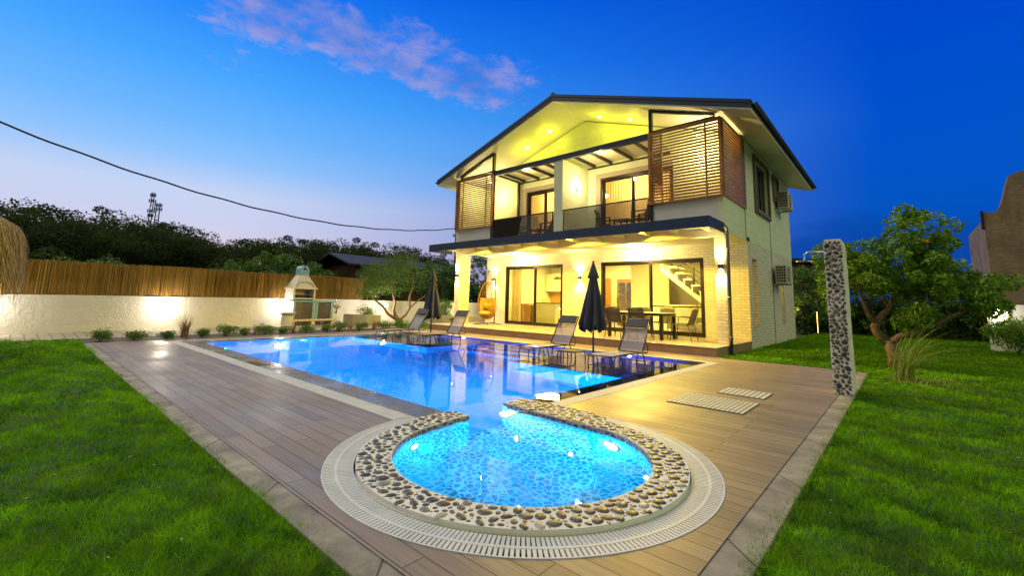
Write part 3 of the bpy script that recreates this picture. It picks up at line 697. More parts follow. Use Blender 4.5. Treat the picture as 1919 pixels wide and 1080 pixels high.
m = MB()   # upper side walls
W1 = (14.63, 16.4, 4.10, 5.72); W2 = (17.30, 17.98, 4.95, 5.72)
def roofpoly(y0, y1, xa, xb, z0):
    m.box(xa, xb, y0, y1, z0, min(roofz(xa), roofz(xb))-.255)
for (y0, y1, holes) in ((YU+.2, W1[0], None), (W1[0], W1[1], W1), (W1[1], W2[0], None), (W2[0], W2[1], W2), (W2[1], YB, None)):
    if holes: m.box(*xs, y0, y1, 2.978, holes[2]); roofpoly(y0, y1, *xs, holes[3])
    else: roofpoly(y0, y1, *xs, 2.978)
roofpoly(YF+.15, YU+.2, *xs, 2.978) if False else None
m.box(XR-.15, XR, YF, YU+.198, 2.978, 3.86)
roofpoly(YU+.2, YB, XL, XL+.2, 2.978); m.box(XL, XL+.15, YF, YU+.198, 2.978, 5.88)
m.box(XL+.2, XR-.24, YB-.2, YB, -.05, 5.6); m.prism([(XL+.2, 5.6), (XR-.24, 5.6), (RX, 7.5)], 'y', YB-.2, YB)
part('upper_side_wall', 'white_siding', m)
m = MB()   # front parapets below the louvres and balcony slab
m.box(-5.0, XR-.152, YF, YF+.12, 3.2, 3.86); m.box(XL+.152, -11.17, YF, YF+.12, 3.2, 3.86)
m.box(XL, XR-.002, YF+.004, YG-.002, 3.03, 3.22)
m.box(XL+.03, XR-.03, YF-.002, YF+.25, 2.86, 3.03)
m.box(-11.28, -11.19, YF+.12, YU, 3.22, 3.83)
part('balcony_slab', 'white_plaster', m)
m = MB(); m.box(XL+.03, XR-.03, YF+.25, YG-.002, 2.985, 3.027); part('terrace_ceiling', 'soffit_white', m)
m = MB()   # recessed upper wall with doors
UD = ((-10.93, -8.75, 5.45), (-7.60, -5.0, 5.45))
segs = [XL+.2, UD[0][0], UD[0][1], UD[1][0], UD[1][1], XR-.24]
for i in range(5):
    if i in (1, 3): m.box(segs[i], segs[i+1], YU, YU+.18, 5.45, 5.95)
    else: m.box(segs[i], segs[i+1], YU, YU+.18, 3.222, 5.95)
m.prism([(XL+.2, 5.95), (XR-.24, 5.95), (XR-.24, roofz(XR-.24)-.26), (RX, roofz(RX)-.26), (XL+.2, roofz(XL+.2)-.26)], 'y', YU, YU+.18)
m.box(-8.37, -8.03, YF-.01, YU-.002, 3.222, 5.80)
part('balcony_wall', 'white_siding', m)
m = MB()  # pillars carrying the upper floor
m.box(-3.42, -3.16, YF+.01, YF+.30, TZ, 2.86); part('pillar', 'white_brick', m)
m = MB(); m.box(-13.16, -12.9, YF+.01, YF+.55, TZ, 2.86); part('pillar', 'white_brick', m)
m = MB(); m.box(-13.5, XR-.005, 10.42, YG-.002, -.06, TZ); ter = part('terrace_step', 'terrace_wood', m)
m = MB(); m.box(-13.52, XR+.012, 10.40, YG-.004, TZ+.002, TZ+.026); part('terrace_floor', 'terrace_tile', m, bevel=.004)
TZ = .204
# roof
EX = (-14.04, -2.34); RY = (10.97, 20.53); T = .17
m = MB()
for s in (0, 1):
    ex = EX[s]; ez = roofz(ex)
    m.add([(RX, RY[0], 7.93), (ex, RY[0], ez), (ex, RY[0], ez-T), (RX, RY[0], 7.93-T), (RX, RY[1], 7.93), (ex, RY[1], ez), (ex, RY[1], ez-T), (RX, RY[1], 7.93-T)],
          [(0, 1, 2, 3), (7, 6, 5, 4), (0, 4, 5, 1), (1, 5, 6, 2), (2, 6, 7, 3)])
rf = part('roof', 'navy_metal', m)
m = MB()
for s in (-1, 1):
    ex = EX[0]+.02 if s < 0 else EX[1]-.02; ez = roofz(ex)-T-.002
    m.add([(RX, RY[0]+.03, 7.93-T-.002), (ex, RY[0]+.03, ez), (ex, RY[0]+.03, ez-.05), (RX, RY[0]+.03, 7.93-T-.052), (RX, RY[1]-.03, 7.93-T-.002), (ex, RY[1]-.03, ez), (ex, RY[1]-.03, ez-.05), (RX, RY[1]-.03, 7.93-T-.052)],
          [(0, 1, 2, 3), (7, 6, 5, 4), (0, 4, 5, 1), (1, 5, 6, 2), (2, 6, 7, 3)])
m.build('soffit', 'soffit_white', rf)
m = MB()   # raised seams / tile courses and verge trim
for s in (-1, 1):
    ex = EX[0] if s < 0 else EX[1]
    m.add([(RX, RY[0]-.012, 7.955), (ex, RY[0]-.012, roofz(ex)+.025), (ex, RY[0]-.012, roofz(ex)-.06), (RX, RY[0]-.012, 7.87), (RX, RY[0]+.10, 7.955), (ex, RY[0]+.10, roofz(ex)+.025), (ex, RY[0]+.10, roofz(ex)-.06), (RX, RY[0]+.10, 7.87)],
          [(0, 1, 2, 3), (7, 6, 5, 4), (0, 4, 5, 1), (1, 5, 6, 2), (2, 6, 7, 3)])
m.tube([(RX, RY[0]-.01, 7.96), (RX, RY[1], 7.96)], .06, 8)
m.build('verge_trim', 'navy_metal', rf)
for s in (0, 1):
    m = MB(); ex = EX[s]+(-.055 if s == 0 else .055); z = roofz(EX[s])-.05
    prof = [(ex+.06*math.cos(a), z+.06*math.sin(a)) for a in np.linspace(math.pi, 2*math.pi, 9)]; pin = [(ex+.052*math.cos(a), z+.052*math.sin(a)) for a in np.linspace(2*math.pi, math.pi, 9)]
    m.prism(prof+pin, 'y', RY[0]-.02, RY[1]+.02); m.build('gutter', 'gunmetal', rf)
# ground-floor canopy
m = MB(); m.box(-13.42, XR-.004, 10.26, 10.30, 2.92, 3.18); m.box(-13.42, XR-.004, 10.302, YF-.003, 3.15, 3.178)
m.box(XR-.044, XR-.006, 10.302, YF-.003, 2.92, 3.148); m.box(-13.42, -13.38, 10.302, YF-.003, 2.92, 3.148)
cn = part('canopy', 'navy_metal', m)
m = MB(); m.box(-13.378, XR-.046, 10.302, YF-.003, 3.10, 3.146)
for i in range(13): m.box(-12.9+i*.78, -12.86+i*.78, 10.304, YF-.004, 2.99, 3.098)
m.build('canopy_underside', 'soffit_white', cn)
m = MB(); m.box(XR-.002, XR+.03, 10.262, YF, 2.93, 2.975)
# beam under the gable, posts, triangular window frames
m = MB(); m.box(-11.3, -5.0, YF-.03, YF+.09, 5.79, 5.96); part('balcony_beam', 'navy_metal', m)
for (x, s) in ((-5.02, 1), (-11.22, -1)):
    m = MB(); zt = roofz(x)-T-.06
    m.box(x-.045, x+.045, YF-.025, YF+.08, 3.22, zt)
    xe = XR-.14 if s > 0 else XL+.14; ze = roofz(xe)-T-.07
    m.hexa([(x, YF-.02, zt-.07), (xe, YF-.02, ze-.05), (xe, YF+.07, ze-.05), (x, YF+.07, zt-.07)], [(x, YF-.02, zt), (xe, YF-.02, ze+.0), (xe, YF+.07, ze+.0), (x, YF+.07, zt)])
    m.hexa([(x, YF-.02, 5.94), (xe, YF-.02, 5.94), (xe, YF+.07, 5.94), (x, YF+.07, 5.94)], [(x, YF-.02, 5.995), (xe, YF-.02, 5.995), (xe, YF+.07, 5.995), (x, YF+.07, 5.995)])
    if s < 0: m.box(x-.04, x+.04, YU-.1, YU-.02, 3.84, 5.90); m.box(x-.04, x+.04, YF+.08, YU-.1, 5.84, 5.91); m.box(x-.04, x+.04, YF+.12, YU-.1, 3.832, 3.86)
    fr = part('gable_window_frame', 'dark_frame', m)
    MB().add([(x, YF+.03, 5.99), (xe, YF+.03, 5.99), (xe, YF+.03, ze-.04), (x, YF+.03, zt-.05)], [(0, 1, 2, 3)]).build('pane', 'clear_glass', fr)
    if s < 0: MB().add([(x, YF+.1, 3.86), (x, YU-.1, 3.86), (x, YU-.1, 5.85), (x, YF+.1, 5.85)], [(0, 1, 2, 3)]).build('pane', 'clear_glass', fr)
# polycarbonate balcony ceilings with rafters
m = MB()
for x0, x1 in ((-11.16, -8.38), (-8.02, -5.07)):
    m.box(x0, x1, YF+.10, YU-.01, 5.935, 5.943)
part('balcony_ceiling', 'poly_sheet', m)
m = MB()
for x in (-10.95, -10.25, -9.6, -8.95, -7.75, -7.1, -6.35, -5.6): m.box(x-.035, x+.035, YF+.10, YU-.01, 5.84, 5.93)
m.box(-11.16, -8.38, YU-.06, YU-.012, 5.80, 5.838); m.box(-8.02, -5.07, YU-.06, YU-.012, 5.80, 5.838)
part('ceiling_rafters', 'dark_frame', m)
# louvred screens
def louvre(axis, a, b_, fixed, z0, z1, out, n=24):
    m = MB(); st = (z1-z0-.09)/n
    for i in range(n):
        z = z0+.05+st*(i+.2)
        if axis == 'x': m.hexa([(a+.03, fixed-.03*out, z), (b_-.03, fixed-.03*out, z), (b_-.03, fixed+.03*out, z+.024), (a+.03, fixed+.03*out, z+.024)], [(a+.03, fixed-.03*out, z+.050), (b_-.03, fixed-.03*out, z+.050), (b_-.03, fixed+.03*out, z+.074), (a+.03, fixed+.03*out, z+.074)])
        else: m.hexa([(fixed+.03*out, a+.03, z), (fixed+.03*out, b_-.03, z), (fixed-.03*out, b_-.03, z+.024), (fixed-.03*out, a+.03, z+.024)], [(fixed+.03*out, a+.03, z+.050), (fixed+.03*out, b_-.03, z+.050), (fixed-.03*out, b_-.03, z+.074), (fixed-.03*out, a+.03, z+.074)])
    f = MB(); q = .035
    for p in (a, b_-.06):
        if axis == 'x': f.box(p, p+.06, fixed-q, fixed+q, z0, z1)
        else: f.box(fixed-q, fixed+q, p, p+.06, z0, z1)
    for z in (z0, z1-.05):
        if axis == 'x': f.box(a+.06, b_-.06, fixed-q, fixed+q, z, z+.05)
        else: f.box(fixed-q, fixed+q, a+.06, b_-.06, z, z+.05)
    for p in ((a+.34, b_-.42) if b_-a > 1.7 and axis == 'x' else ()):
        f.box(p, p+.04, fixed+.028, fixed+.06, z0+.05, z1-.05)
    o = part('louvre_screen', 'slat_wood', f); m.build('slats', 'slat_wood', o)
louvre('x', -5.07, XR+.02, YF-.05, 3.855, 5.93, 1); louvre('y', YF-.01, YG-.05, XR+.01, 3.875, 5.93, 1)
louvre('x', XL-.02, -11.17, YF-.05, 3.855, 5.90, 1); louvre('y', YF-.01, YG-.05, XL-.01, 3.875, 5.9, -1)
m = MB()   # a second dark slat shutter behind the first slats
for i in range(22): m.box(-4.99, -4.70, YF+.02, YF+.035, 3.95+i*.088, 4.005+i*.088)
part('folded_shutter', 'slat_wood', m)
# balustrades
for x0, x1 in ((-11.17, -8.38), (-8.02, -5.07)):
    m = MB(); m.box(x0, x1, YF-.02, YF+.02, 4.06, 4.095)
    for x in (x0+.02, x1-.05): m.box(x, x+.03, YF-.012, YF+.012, 3.22, 4.058)
    r = part('balustrade', 'dark_frame', m)
    MB().box(x0+.055, x1-.055, YF-.005, YF+.005, 3.23, 4.056).build('glass_panel', 'smoked_glass', r)
# sliding doors
def sliding(x0, x1, y, z0, z1, fmat='dark_frame', rail=None, split=.5, par=None, w_=.065):
    m = MB(); m.box(x0, x0+w_, y, y+.12, z0, z1); m.box(x1-w_, x1, y, y+.12, z0, z1); m.box(x0+w_, x1-w_, y, y+.12, z1-w_, z1); m.box(x0+w_, x1-w_, y, y+.12, z0, z0+.05)
    o = part('sliding_door', fmat, m)
    xm = x0+(x1-x0)*split
    for k, (a, b_, yy) in enumerate(((x0+w_, xm+.04, y+.07), (xm-.04, x1-w_, y+.02))):
        g = MB(); q = .055
        g.box(a, a+q, yy, yy+.035, z0+.052, z1-w_-.003); g.box(b_-q, b_, yy, yy+.035, z0+.052, z1-w_-.003); g.box(a+q, b_-q, yy, yy+.035, z0+.052, z0+.12); g.box(a+q, b_-q, yy, yy+.035, z1-w_-.06, z1-w_-.003)
        if rail and k in rail[1]: g.box(a+q, b_-q, yy-.004, yy+.03, rail[0]-.02, rail[0]+.02)
        g.build('door_leaf', fmat, o)
        MB().box(a+q, b_-q, yy+.015, yy+.021, z0+.12, z1-w_-.06).build('pane', 'clear_glass', o)
    return o
sliding(D1[0], D1[1], YG+.02, TZ+.001, DT, rail=(1.08, (1,)), split=.53)
sliding(D2[0], D2[1], YG+.02, TZ+.001, DT, rail=(1.08, (1,)), split=.515)
sliding(UD[1][0]+.08, UD[1][1], YU+.02, 3.25, 5.40, 'dark_frame', (3.95, (1,)), .46)
sliding(UD[0][0]+.10, UD[0][1], YU+.02, 3.25, 5.40, 'dark_frame', (3.95, (1,)), .42)
m = MB()
for x0, x1, zt in ((UD[1][0], UD[1][1], 5.45), (UD[0][0], UD[0][1], 5.45)):
    m.box(x0-.10, x0+.078, YU-.03, YU+.10, 3.225, zt+.12); m.box(x0+.078, x1, YU-.03, YU+.10, zt-.045, zt+.12)
part('door_surround', 'beige_paint', m)
# side windows
for (y0, y1, z0, z1) in (W1, W2):
    m = MB(); e = .10
    m.box(XR+.001, XR+.07, y0-e, y0, z0-e, z1+e); m.box(XR+.001, XR+.07, y1, y1+e, z0-e, z1+e); m.box(XR+.001, XR+.07, y0, y1, z1, z1+e); m.box(XR+.001, XR+.09, y0, y1, z0-e, z0)
    m.box(XR-.14, XR-.08, y0, y0+.06, z0, z1); m.box(XR-.14, XR-.08, y1-.06, y1, z0, z1); m.box(XR-.14, XR-.08, y0+.06, y1-.06, z0, z0+.06); m.box(XR-.14, XR-.08, y0+.06, y1-.06, z1-.06, z1); m.box(XR-.14, XR-.08, (y0+y1)/2-.03, (y0+y1)/2+.03, z0+.06, z1-.06)
    o = part('window', 'window_brown', m)
    MB().box(XR-.115, XR-.105, y0+.06, y1-.06, z0+.06, z1-.06).build('pane', 'clear_glass', o)
    m = MB(); m.box(XR-.20, XR-.18, y0, y1, z0, z1); m.build('roller_blind', 'door_brown', o)
for (y0, y1, z0, z1) in SL:
    m = MB(); m.box(XR-.16, XR-.13, y0, y1, z0+.04, z1); m.box(XR-.13, XR+.012, y0-.02, y1+.02, z0-.015, z0+.03)
    part('slit_window', 'curtain_cream', m)
# wall joints (pipes) on the side wall
for (y, z0, z1) in ((13.38, 2.98, 3.87), (16.5, 0, 4.0)):
    m = MB(); m.box(XR+.001, XR+.012, y-.012, y+.012, z0, z1); part('wall_joint', 'gunmetal', m)
m = MB(); m.tube([(XR+.06, 10.9, 3.05), (XR+.06, 10.86, 3.0), (XR+.065, 10.98, 2.9), (XR+.065, 10.98, 1.2), (XR+.065, 10.98, .02)], .042, 10)
for z in (2.4, 1.2, .4): m.tube([(XR+.065, 10.98, z), (XR+.065, 10.98, z+.06)], .05, 10)
m2 = MB(); m2.tube([(XR+.055, 11.2, 3.06), (XR+.055, 11.35, 3.03), (XR+.055, 11.36, 2.86), (XR+.055, 11.36, 0)], .045, 10)
for z in (2.5, 1.3, .35): m2.tube([(XR+.055, 11.36, z), (XR+.055, 11.36, z+.06)], .052, 10)
part('drainpipe', 'grey_metal', m2, smooth=True)

# interior shell
m = MB(); m.box(-13.2, XR-.245, YG+.245, 17.6, .10, TZ-.002); part('room_floor', 'floor_tile', m)
m = MB(); m.box(-13.2, XR-.245, YG+.245, 17.6, 2.90, 2.94); part('room_ceiling', 'interior_wall', m)
m = MB(); m.box(-13.2, XR-.245, 17.6, 17.75, .10, 2.95); m.box(-13.2, -13.1, YG+.245, 17.6, TZ, 2.9)
for a, b_ in ((YG+.245, SL[0][0]-.03), (SL[0][1]+.03, 17.6)): m.box(XR-.30, XR-.246, a, b_, TZ, 2.9)
m.box(XR-.30, XR-.246, SL[0][0]-.03, SL[0][1]+.03, TZ, SL[0][2]); m.box(XR-.30, XR-.246, SL[0][0]-.03, SL[0][1]+.03, SL[0][3], 2.9)
m.box(-10.3, -10.15, 16.2, 17.6, TZ, 2.9); m.box(-8.15, -8.0, 16.4, 17.6, TZ, 2.9); m.box(-8.0, -6.6, 16.4, 16.5, TZ, 2.9)
part('room_wall', 'interior_wall', m)
m = MB(); m.box(-9.38, -8.52, 17.53, 17.6, TZ, 2.22); o = part('entry_door', 'door_brown', m)
m = MB()
for i in range(2): m.box(-9.28+i*.36, -8.98+i*.36, 17.522, 17.532, .5, 2.05)
m.box(-9.36, -9.33, 17.47, 17.53, 1.15, 1.4); m.build('door_handle', 'chrome', o)
m = MB(); m.box(-9.95, -9.72, 17.53, 17.6, TZ, 2.25); part('inner_door', 'cabinet_wood', m)
# stairs (white, with dark rail), descending to the right
m = MB(); nst = 11
for i in range(nst):
    x = -6.5+i*.27; z = 2.72-i*.22; m.box(x, x+.30, 15.4, 16.3, z-.05, z); m.box(x+.02, x+.05, 15.4, 16.3, z-.22, z-.05)
m.hexa([(-6.5, 15.42, 2.35), (-3.6, 15.42, .0), (-3.6, 16.28, .0), (-6.5, 16.28, 2.35)], [(-6.5, 15.42, 2.5), (-3.6, 15.42, .14), (-3.6, 16.28, .14), (-6.5, 16.28, 2.5)])
st = part('staircase', 'interior_wall', m)
m = MB()
for i in range(0, nst, 2): x = -6.4+i*.27; z = 2.72-i*.22; m.box(x-.02, x+.02, 15.40, 15.44, z, z+.62)
for dz_ in (.2, .4, .6): m.tube([(-6.5, 15.42, 2.78+dz_), (-3.6, 15.42, .42+dz_)], .014, 6)
m.build('stair_rail', 'dark_frame', st)
m = MB()
for i in range(5): m.box(-7.9+i*.62, -7.31+i*.62, 16.0, 16.4, TZ, 1.15)
part('storage_cabinet', 'cabinet_white', m, bevel=.01)
# kitchen
m = MB(); m.box(-13.05, -10.35, 17.0, 17.58, TZ, 1.02); part('kitchen_counter', 'cabinet_white', m)
m = MB(); m.box(-13.05, -10.35, 17.2, 17.58, 1.65, 2.5); part('wall_cabinet', 'cabinet_white', m)
m = MB(); m.box(-12.02, -10.85, 14.95, 15.5, TZ, 1.0); m.box(-12.85, -10.8, 14.9, 15.55, 1.0, 1.05); m.box(-12.85, -12.75, 14.95, 15.5, TZ, 1.0); part('kitchen_island', 'island_green', m)
m = MB(); m.box(-12.70, -12.2, 14.98, 15.4, TZ, .98); m.box(-12.62, -12.35, 14.95, 14.978, .85, .87); part('kitchen_cupboard', 'cabinet_wood', m)
m = MB(); m.box(-13.0, -12.3, 17.5, 17.585, 1.1, 1.6)
part('kitchen_shelf', 'cabinet_wood', m)
# upstairs room shells
m = MB(); m.box(XL+.2, XR-.24, 15.3, 15.4, 3.22, 5.9); m.box(XL+.2, XR-.24, YU+.18, 15.4, 5.9, 5.95); m.box(XL+.2, XR-.24, YU+.18, 15.4, 3.1, 3.2); m.box(-8.25, -8.15, YU+.18, 15.3, 3.2, 5.9)
part('upper_room_wall', 'interior_wall', m)

def curtain(name, x0, x1, y, z0, z1, mat, label, amp=.035, wl=.11, gather=0, group=None):
    t = thing(name, label, 'curtain', ((x0+x1)/2, y, z0), group); n = int((x1-x0)/.012); vs = []; fs = []
    for k in range(9):
        tt = k/8
        for i in range(n+1):
            u = i/n; xc = x0+(x1-x0)*u*(1-gather*math.sin(tt*math.pi)*.35)
            vs.append((xc, y+amp*math.sin(2*math.pi*u*(x1-x0)/wl+.4*math.sin(u*9))*(.6+.4*(1-tt)), z0+(z1-z0)*tt))
    for k in range(8):
        for i in range(n): a = k*(n+1)+i; fs.append((a, a+1, a+n+2, a+n+1))
    MB().add(vs, fs).build('drape', mat, t, smooth=True)
    m = MB(); m.tube([(x0-.05, y, z1+.03), (x1+.05, y, z1+.03)], .012, 6); m.build('curtain_rod', 'gunmetal', t); return t
curtain('curtain', D1[0]+.1, D1[0]+.62, YG+.32, TZ+.02, 2.6, 'curtain_beige', 'beige drape gathered at the left edge of the kitchen sliding door', .045, .13)
curtain('curtain', -7.5, -5.05, YU+.3, 3.26, 5.45, 'curtain_cream', 'closed cream curtains behind the right hand balcony door', .03, .1)
curtain('curtain', -10.8, -8.8, YU+.3, 3.26, 5.45, 'curtain_cream', 'closed cream curtains behind the left hand balcony door', .03, .1)

# ------------------------------------------------------------- lamps of the house
def updown(x, y, z, label, e=130):
    t = thing('wall_light', label, 'wall lamp', (x, y, z), 'up and down wall lights on the terrace')
    MB().box(x-.05, x+.05, y-.09, y-.001, z-.06, z+.06).build('body', 'gunmetal', t, bevel=.004)
    for s in (-1, 1):
        MB().box(x-.035, x+.035, y-.078, y-.015, z+s*.061-.002, z+s*.061+.002).build('lens', 'lamp_warm', t)
        lamp('SPOT', 'beam', (x, y-.10, z+s*.075), e, WARM, t, .03, spot=R(105), blend=.9, aim=(x, y-.04, z+s*1))
updown(-13.03, YF+.01, 2.06, 'up and down light on the far left terrace pillar'); updown(-13.02, YG, 2.03, 'up and down light on brick behind the egg chair')
updown(-8.70, YG, 2.02, 'up and down light on brick between the two sliding doors'); updown(-3.28, YF+.01, 2.09, 'up and down light on the right front pillar', 150)
def disc(x, y, z, label, e=26, r=.13):
    t = thing('ceiling_light', label, 'ceiling lamp', (x, y, z), 'round ceiling lights of the terrace')
    MB().lathe([(r, 0), (r, -.012), (r-.015, -.02), (0.001, -.02)], (x, y, z), 24).build('rim', 'soffit_white', t)
    MB().lathe([(r-.02, -.0205), (.001, -.026)], (x, y, z), 24).build('diffuser', 'lamp_white', t)
    lamp('POINT', 'glow', (x, y, z-.12), e, WARM, t, .08)
disc(-11.30, 12.85, 2.984, 'round ceiling light before the kitchen door', 230); disc(-6.3, 12.85, 2.984, 'round ceiling light above the dining table', 240)
for i, x in enumerate((-11.4, -9.2, -7.2, -5.0)):
    t = thing('canopy_light', ['leftmost small light under the canopy edge', 'second small light from the left under the canopy', 'third small light from the left under the canopy', 'rightmost small light under the canopy edge'][i], 'canopy lamp', (x, 10.9, 3.098), 'small lights under the canopy')
    MB().lathe([(.05, 0), (.05, -.012), (.001, -.013)], (x, 10.75, 3.0985), 16).build('lens', 'lamp_white', t)
    lamp('SPOT', 'beam', (x, 10.75, 3.05), 460, (1, .60, .02), t, .04, spot=R(168), blend=.25, aim=(x, 10.75, 0))
YEL = (1, .90, .02)
for (x, y, z, lb) in ((-10.34, 12.3, 6.96, 'lowest soffit spot on the left slope'), (-9.24, 12.25, 7.33, 'upper soffit spot on the left slope'), (-7.2, 12.3, 7.36, 'upper soffit spot on the right slope'), (-6.15, 12.4, 7.01, 'lowest soffit spot on the right slope')):
    t = thing('soffit_spot', 'small recessed '+lb+' of the gable', 'spot lamp', (x, y, z), 'spots in the gable soffit')
    MB().lathe([(.045, .0), (.045, -.02), (.001, -.022)], (x, y, z), 14).build('lens', 'lamp_spot', t)
    lamp('POINT', 'glow', (x, y, z-.30), 15, YEL, t, .05)
def sconce(x, y, z, sx, label):
    t = thing('wall_sconce', label, 'wall lamp', (x, y, z))
    MB().box(x, x+sx*.03, y-.05, y+.05, z-.1, z+.02).build('bracket', 'gunmetal', t)
    MB().lathe([(.03, -.1), (.06, -.07), (.07, 0), (.06, .06), (.03, .09)], (x+sx*.09, y, z), 16).build('shade', 'lamp_white', t, smooth=True)
    lamp('POINT', 'glow', (x+sx*.20, y, z+.02), 34, (1, .76, .34), t, .06)
sconce(-8.03, 12.22, 5.02, 1, 'glowing sconce on the siding of the right balcony'); sconce(-8.37, 12.22, 5.02, -1, 'sconce on the left balcony side of the dividing wall')
for x, lb in ((-6.9, 'right'), (-9.9, 'left')):
    t = thing('balcony_light', 'small light under the front beam of the '+lb+' balcony', 'lamp', (x, 11.55, 5.93)); MB().lathe([(.05, 0), (.05, -.02), (.001, -.022)], (x, 11.56, 5.934), 14).build('lens', 'lamp_white', t)
    lamp('POINT', 'glow', (x, 11.75, 5.62), 48, (1, .74, .28), t, .07)
for (x, y, s, e, lb) in ((-6.0, 14.9, 1.6, 230, 'living room'), (-11.2, 15.6, 1.4, 210, 'kitchen'), (-9.0, 16.6, .5, 60, 'entrance hall')):
    t = thing('ceiling_light', 'flush ceiling light of the '+lb, 'ceiling lamp', (x, y, 2.89))
    MB().lathe([(.18, 0), (.18, -.03), (.001, -.035)], (x, y, 2.898), 24).build('diffuser', 'lamp_white', t)
    lamp('AREA', 'glow', (x, y, 2.83), e*1.5, (1, .74, .14), t, s)
for x, lb in ((-6.3, 'right'), (-9.8, 'left')):
    t = thing('bedroom_light', 'ceiling light of the '+lb+' bedroom behind its curtains', 'ceiling lamp', (x, 14.2, 5.88)); MB().lathe([(.15, 0), (.15, -.03), (.001, -.035)], (x, 14.2, 5.898), 20).build('diffuser', 'lamp_white', t)
    lamp('POINT', 'glow', (x, 14.1, 5.0), 300, (1, .66, .2), t, .15)
t = thing('hall_light', 'lamp in the rear hall glowing through the far slit window', 'lamp', (-4.1, 18.1, 1.9)); MB().lathe([(.001, -.06), (.06, 0), (.001, .06)], (-4.1, 18.1, 1.9), 12).build('bulb', 'lamp_white', t)
lamp('POINT', 'glow', (-3.95, 18.05, 1.6), 30, (1, .74, .2), t, .08)
t = thing('bedroom_light', 'small lamp lighting the space behind the right louvres', 'lamp', (-4.0, 12.4, 5.86)); MB().lathe([(.07, 0), (.07, -.03), (.001, -.035)], (-4.0, 12.3, 5.93), 16).build('diffuser', 'lamp_white', t)
lamp('POINT', 'glow', (-4.0, 12.3, 5.55), 100, (1, .74, .30), t, .08)
t = thing('bedroom_light', 'small lamp lighting the space behind the left louvres', 'lamp', (-12.2, 12.4, 5.86)); MB().lathe([(.07, 0), (.07, -.03), (.001, -.035)], (-12.2, 12.3, 5.93), 16).build('diffuser', 'lamp_white', t)
lamp('POINT', 'glow', (-12.2, 12.3, 5.4), 85, (1, .74, .30), t, .08)
# ------------------------------------------------------------- pool lamps
BLU = (.0, .52, 1); CYA = (.0, .50, 1)
def poollamp(x, y, z, nx, ny, label, e, colr, r=.07, group='underwater lamps'):
    t = thing('pool_lamp', label, 'pool lamp', (x, y, z), group); m = MB(); u = Vector((-ny, nx, 0)); v = Vector((0, 0, 1)); nn = Vector((nx, ny, 0)); c = Vector((x, y, z))
    def ringv(rad, off): return [c+nn*off+(u*math.cos(2*math.pi*i/20)+v*math.sin(2*math.pi*i/20))*rad for i in range(20)]
    m.add(ringv(r*1.25, .002)+ringv(r*1.15, .015)+ringv(r, .015), [(i, (i+1) % 20, 20+(i+1) % 20, 20+i) for i in range(20)]+[(20+i, 20+(i+1) % 20, 40+(i+1) % 20, 40+i) for i in range(20)]); m.build('bezel', 'stainless', t)
    MB().add(ringv(r, .016), [tuple(range(20))]).build('lens', 'lamp_pool', t)
    p = (x+nx*.12, y+ny*.12, z)
    lamp('POINT', 'glow', p, e, colr, t, .06)
poollamp(-1.905, 3.455, -.22, -.25, -.97, 'large bright lamp in the right wall of the spa', 150, CYA, .075)
poollamp(-3.12, 3.565, -.10, .1, -.99, 'white lamp at the pool mouth of the spa', 34, (.3, .75, 1), .055)
poollamp(-3.02, 2.25, -.2, .93, .37, 'lamp in the left wall of the spa', 105, CYA, .05)
poollamp(-11.0, PY0, -.45, 0, 1, 'first pool lamp from the left in the near wall', 420, BLU); poollamp(-8.8, PY0, -.45, 0, 1, 'second pool lamp from the left in the near wall', 420, BLU)
poollamp(-6.6, PY0, -.45, 0, 1, 'third pool lamp from the left in the near wall', 420, BLU); poollamp(-4.5, PY0, -.45, 0, 1, 'pool lamp in the near wall beside the spa', 420, BLU)
poollamp(PX0, 5.2, -.45, 1, 0, 'pool lamp in the left end wall', 300, BLU); poollamp(PX1, 5.4, -.45, -1, 0, 'pool lamp in the right end wall', 300, BLU)
poollamp(-7.2, PY1, -.12, 0, -1, 'lamp over the pool steps in the back wall', 200, (.10, .18, 1), .025); poollamp(-10.0, PY1, -.10, 0, -1, 'lamp behind the left pair of loungers', 260, (.16, .14, 1), .025); poollamp(-4.6, PY1, -.10, 0, -1, 'lamp behind the right pair of loungers', 260, (.16, .14, 1), .025)

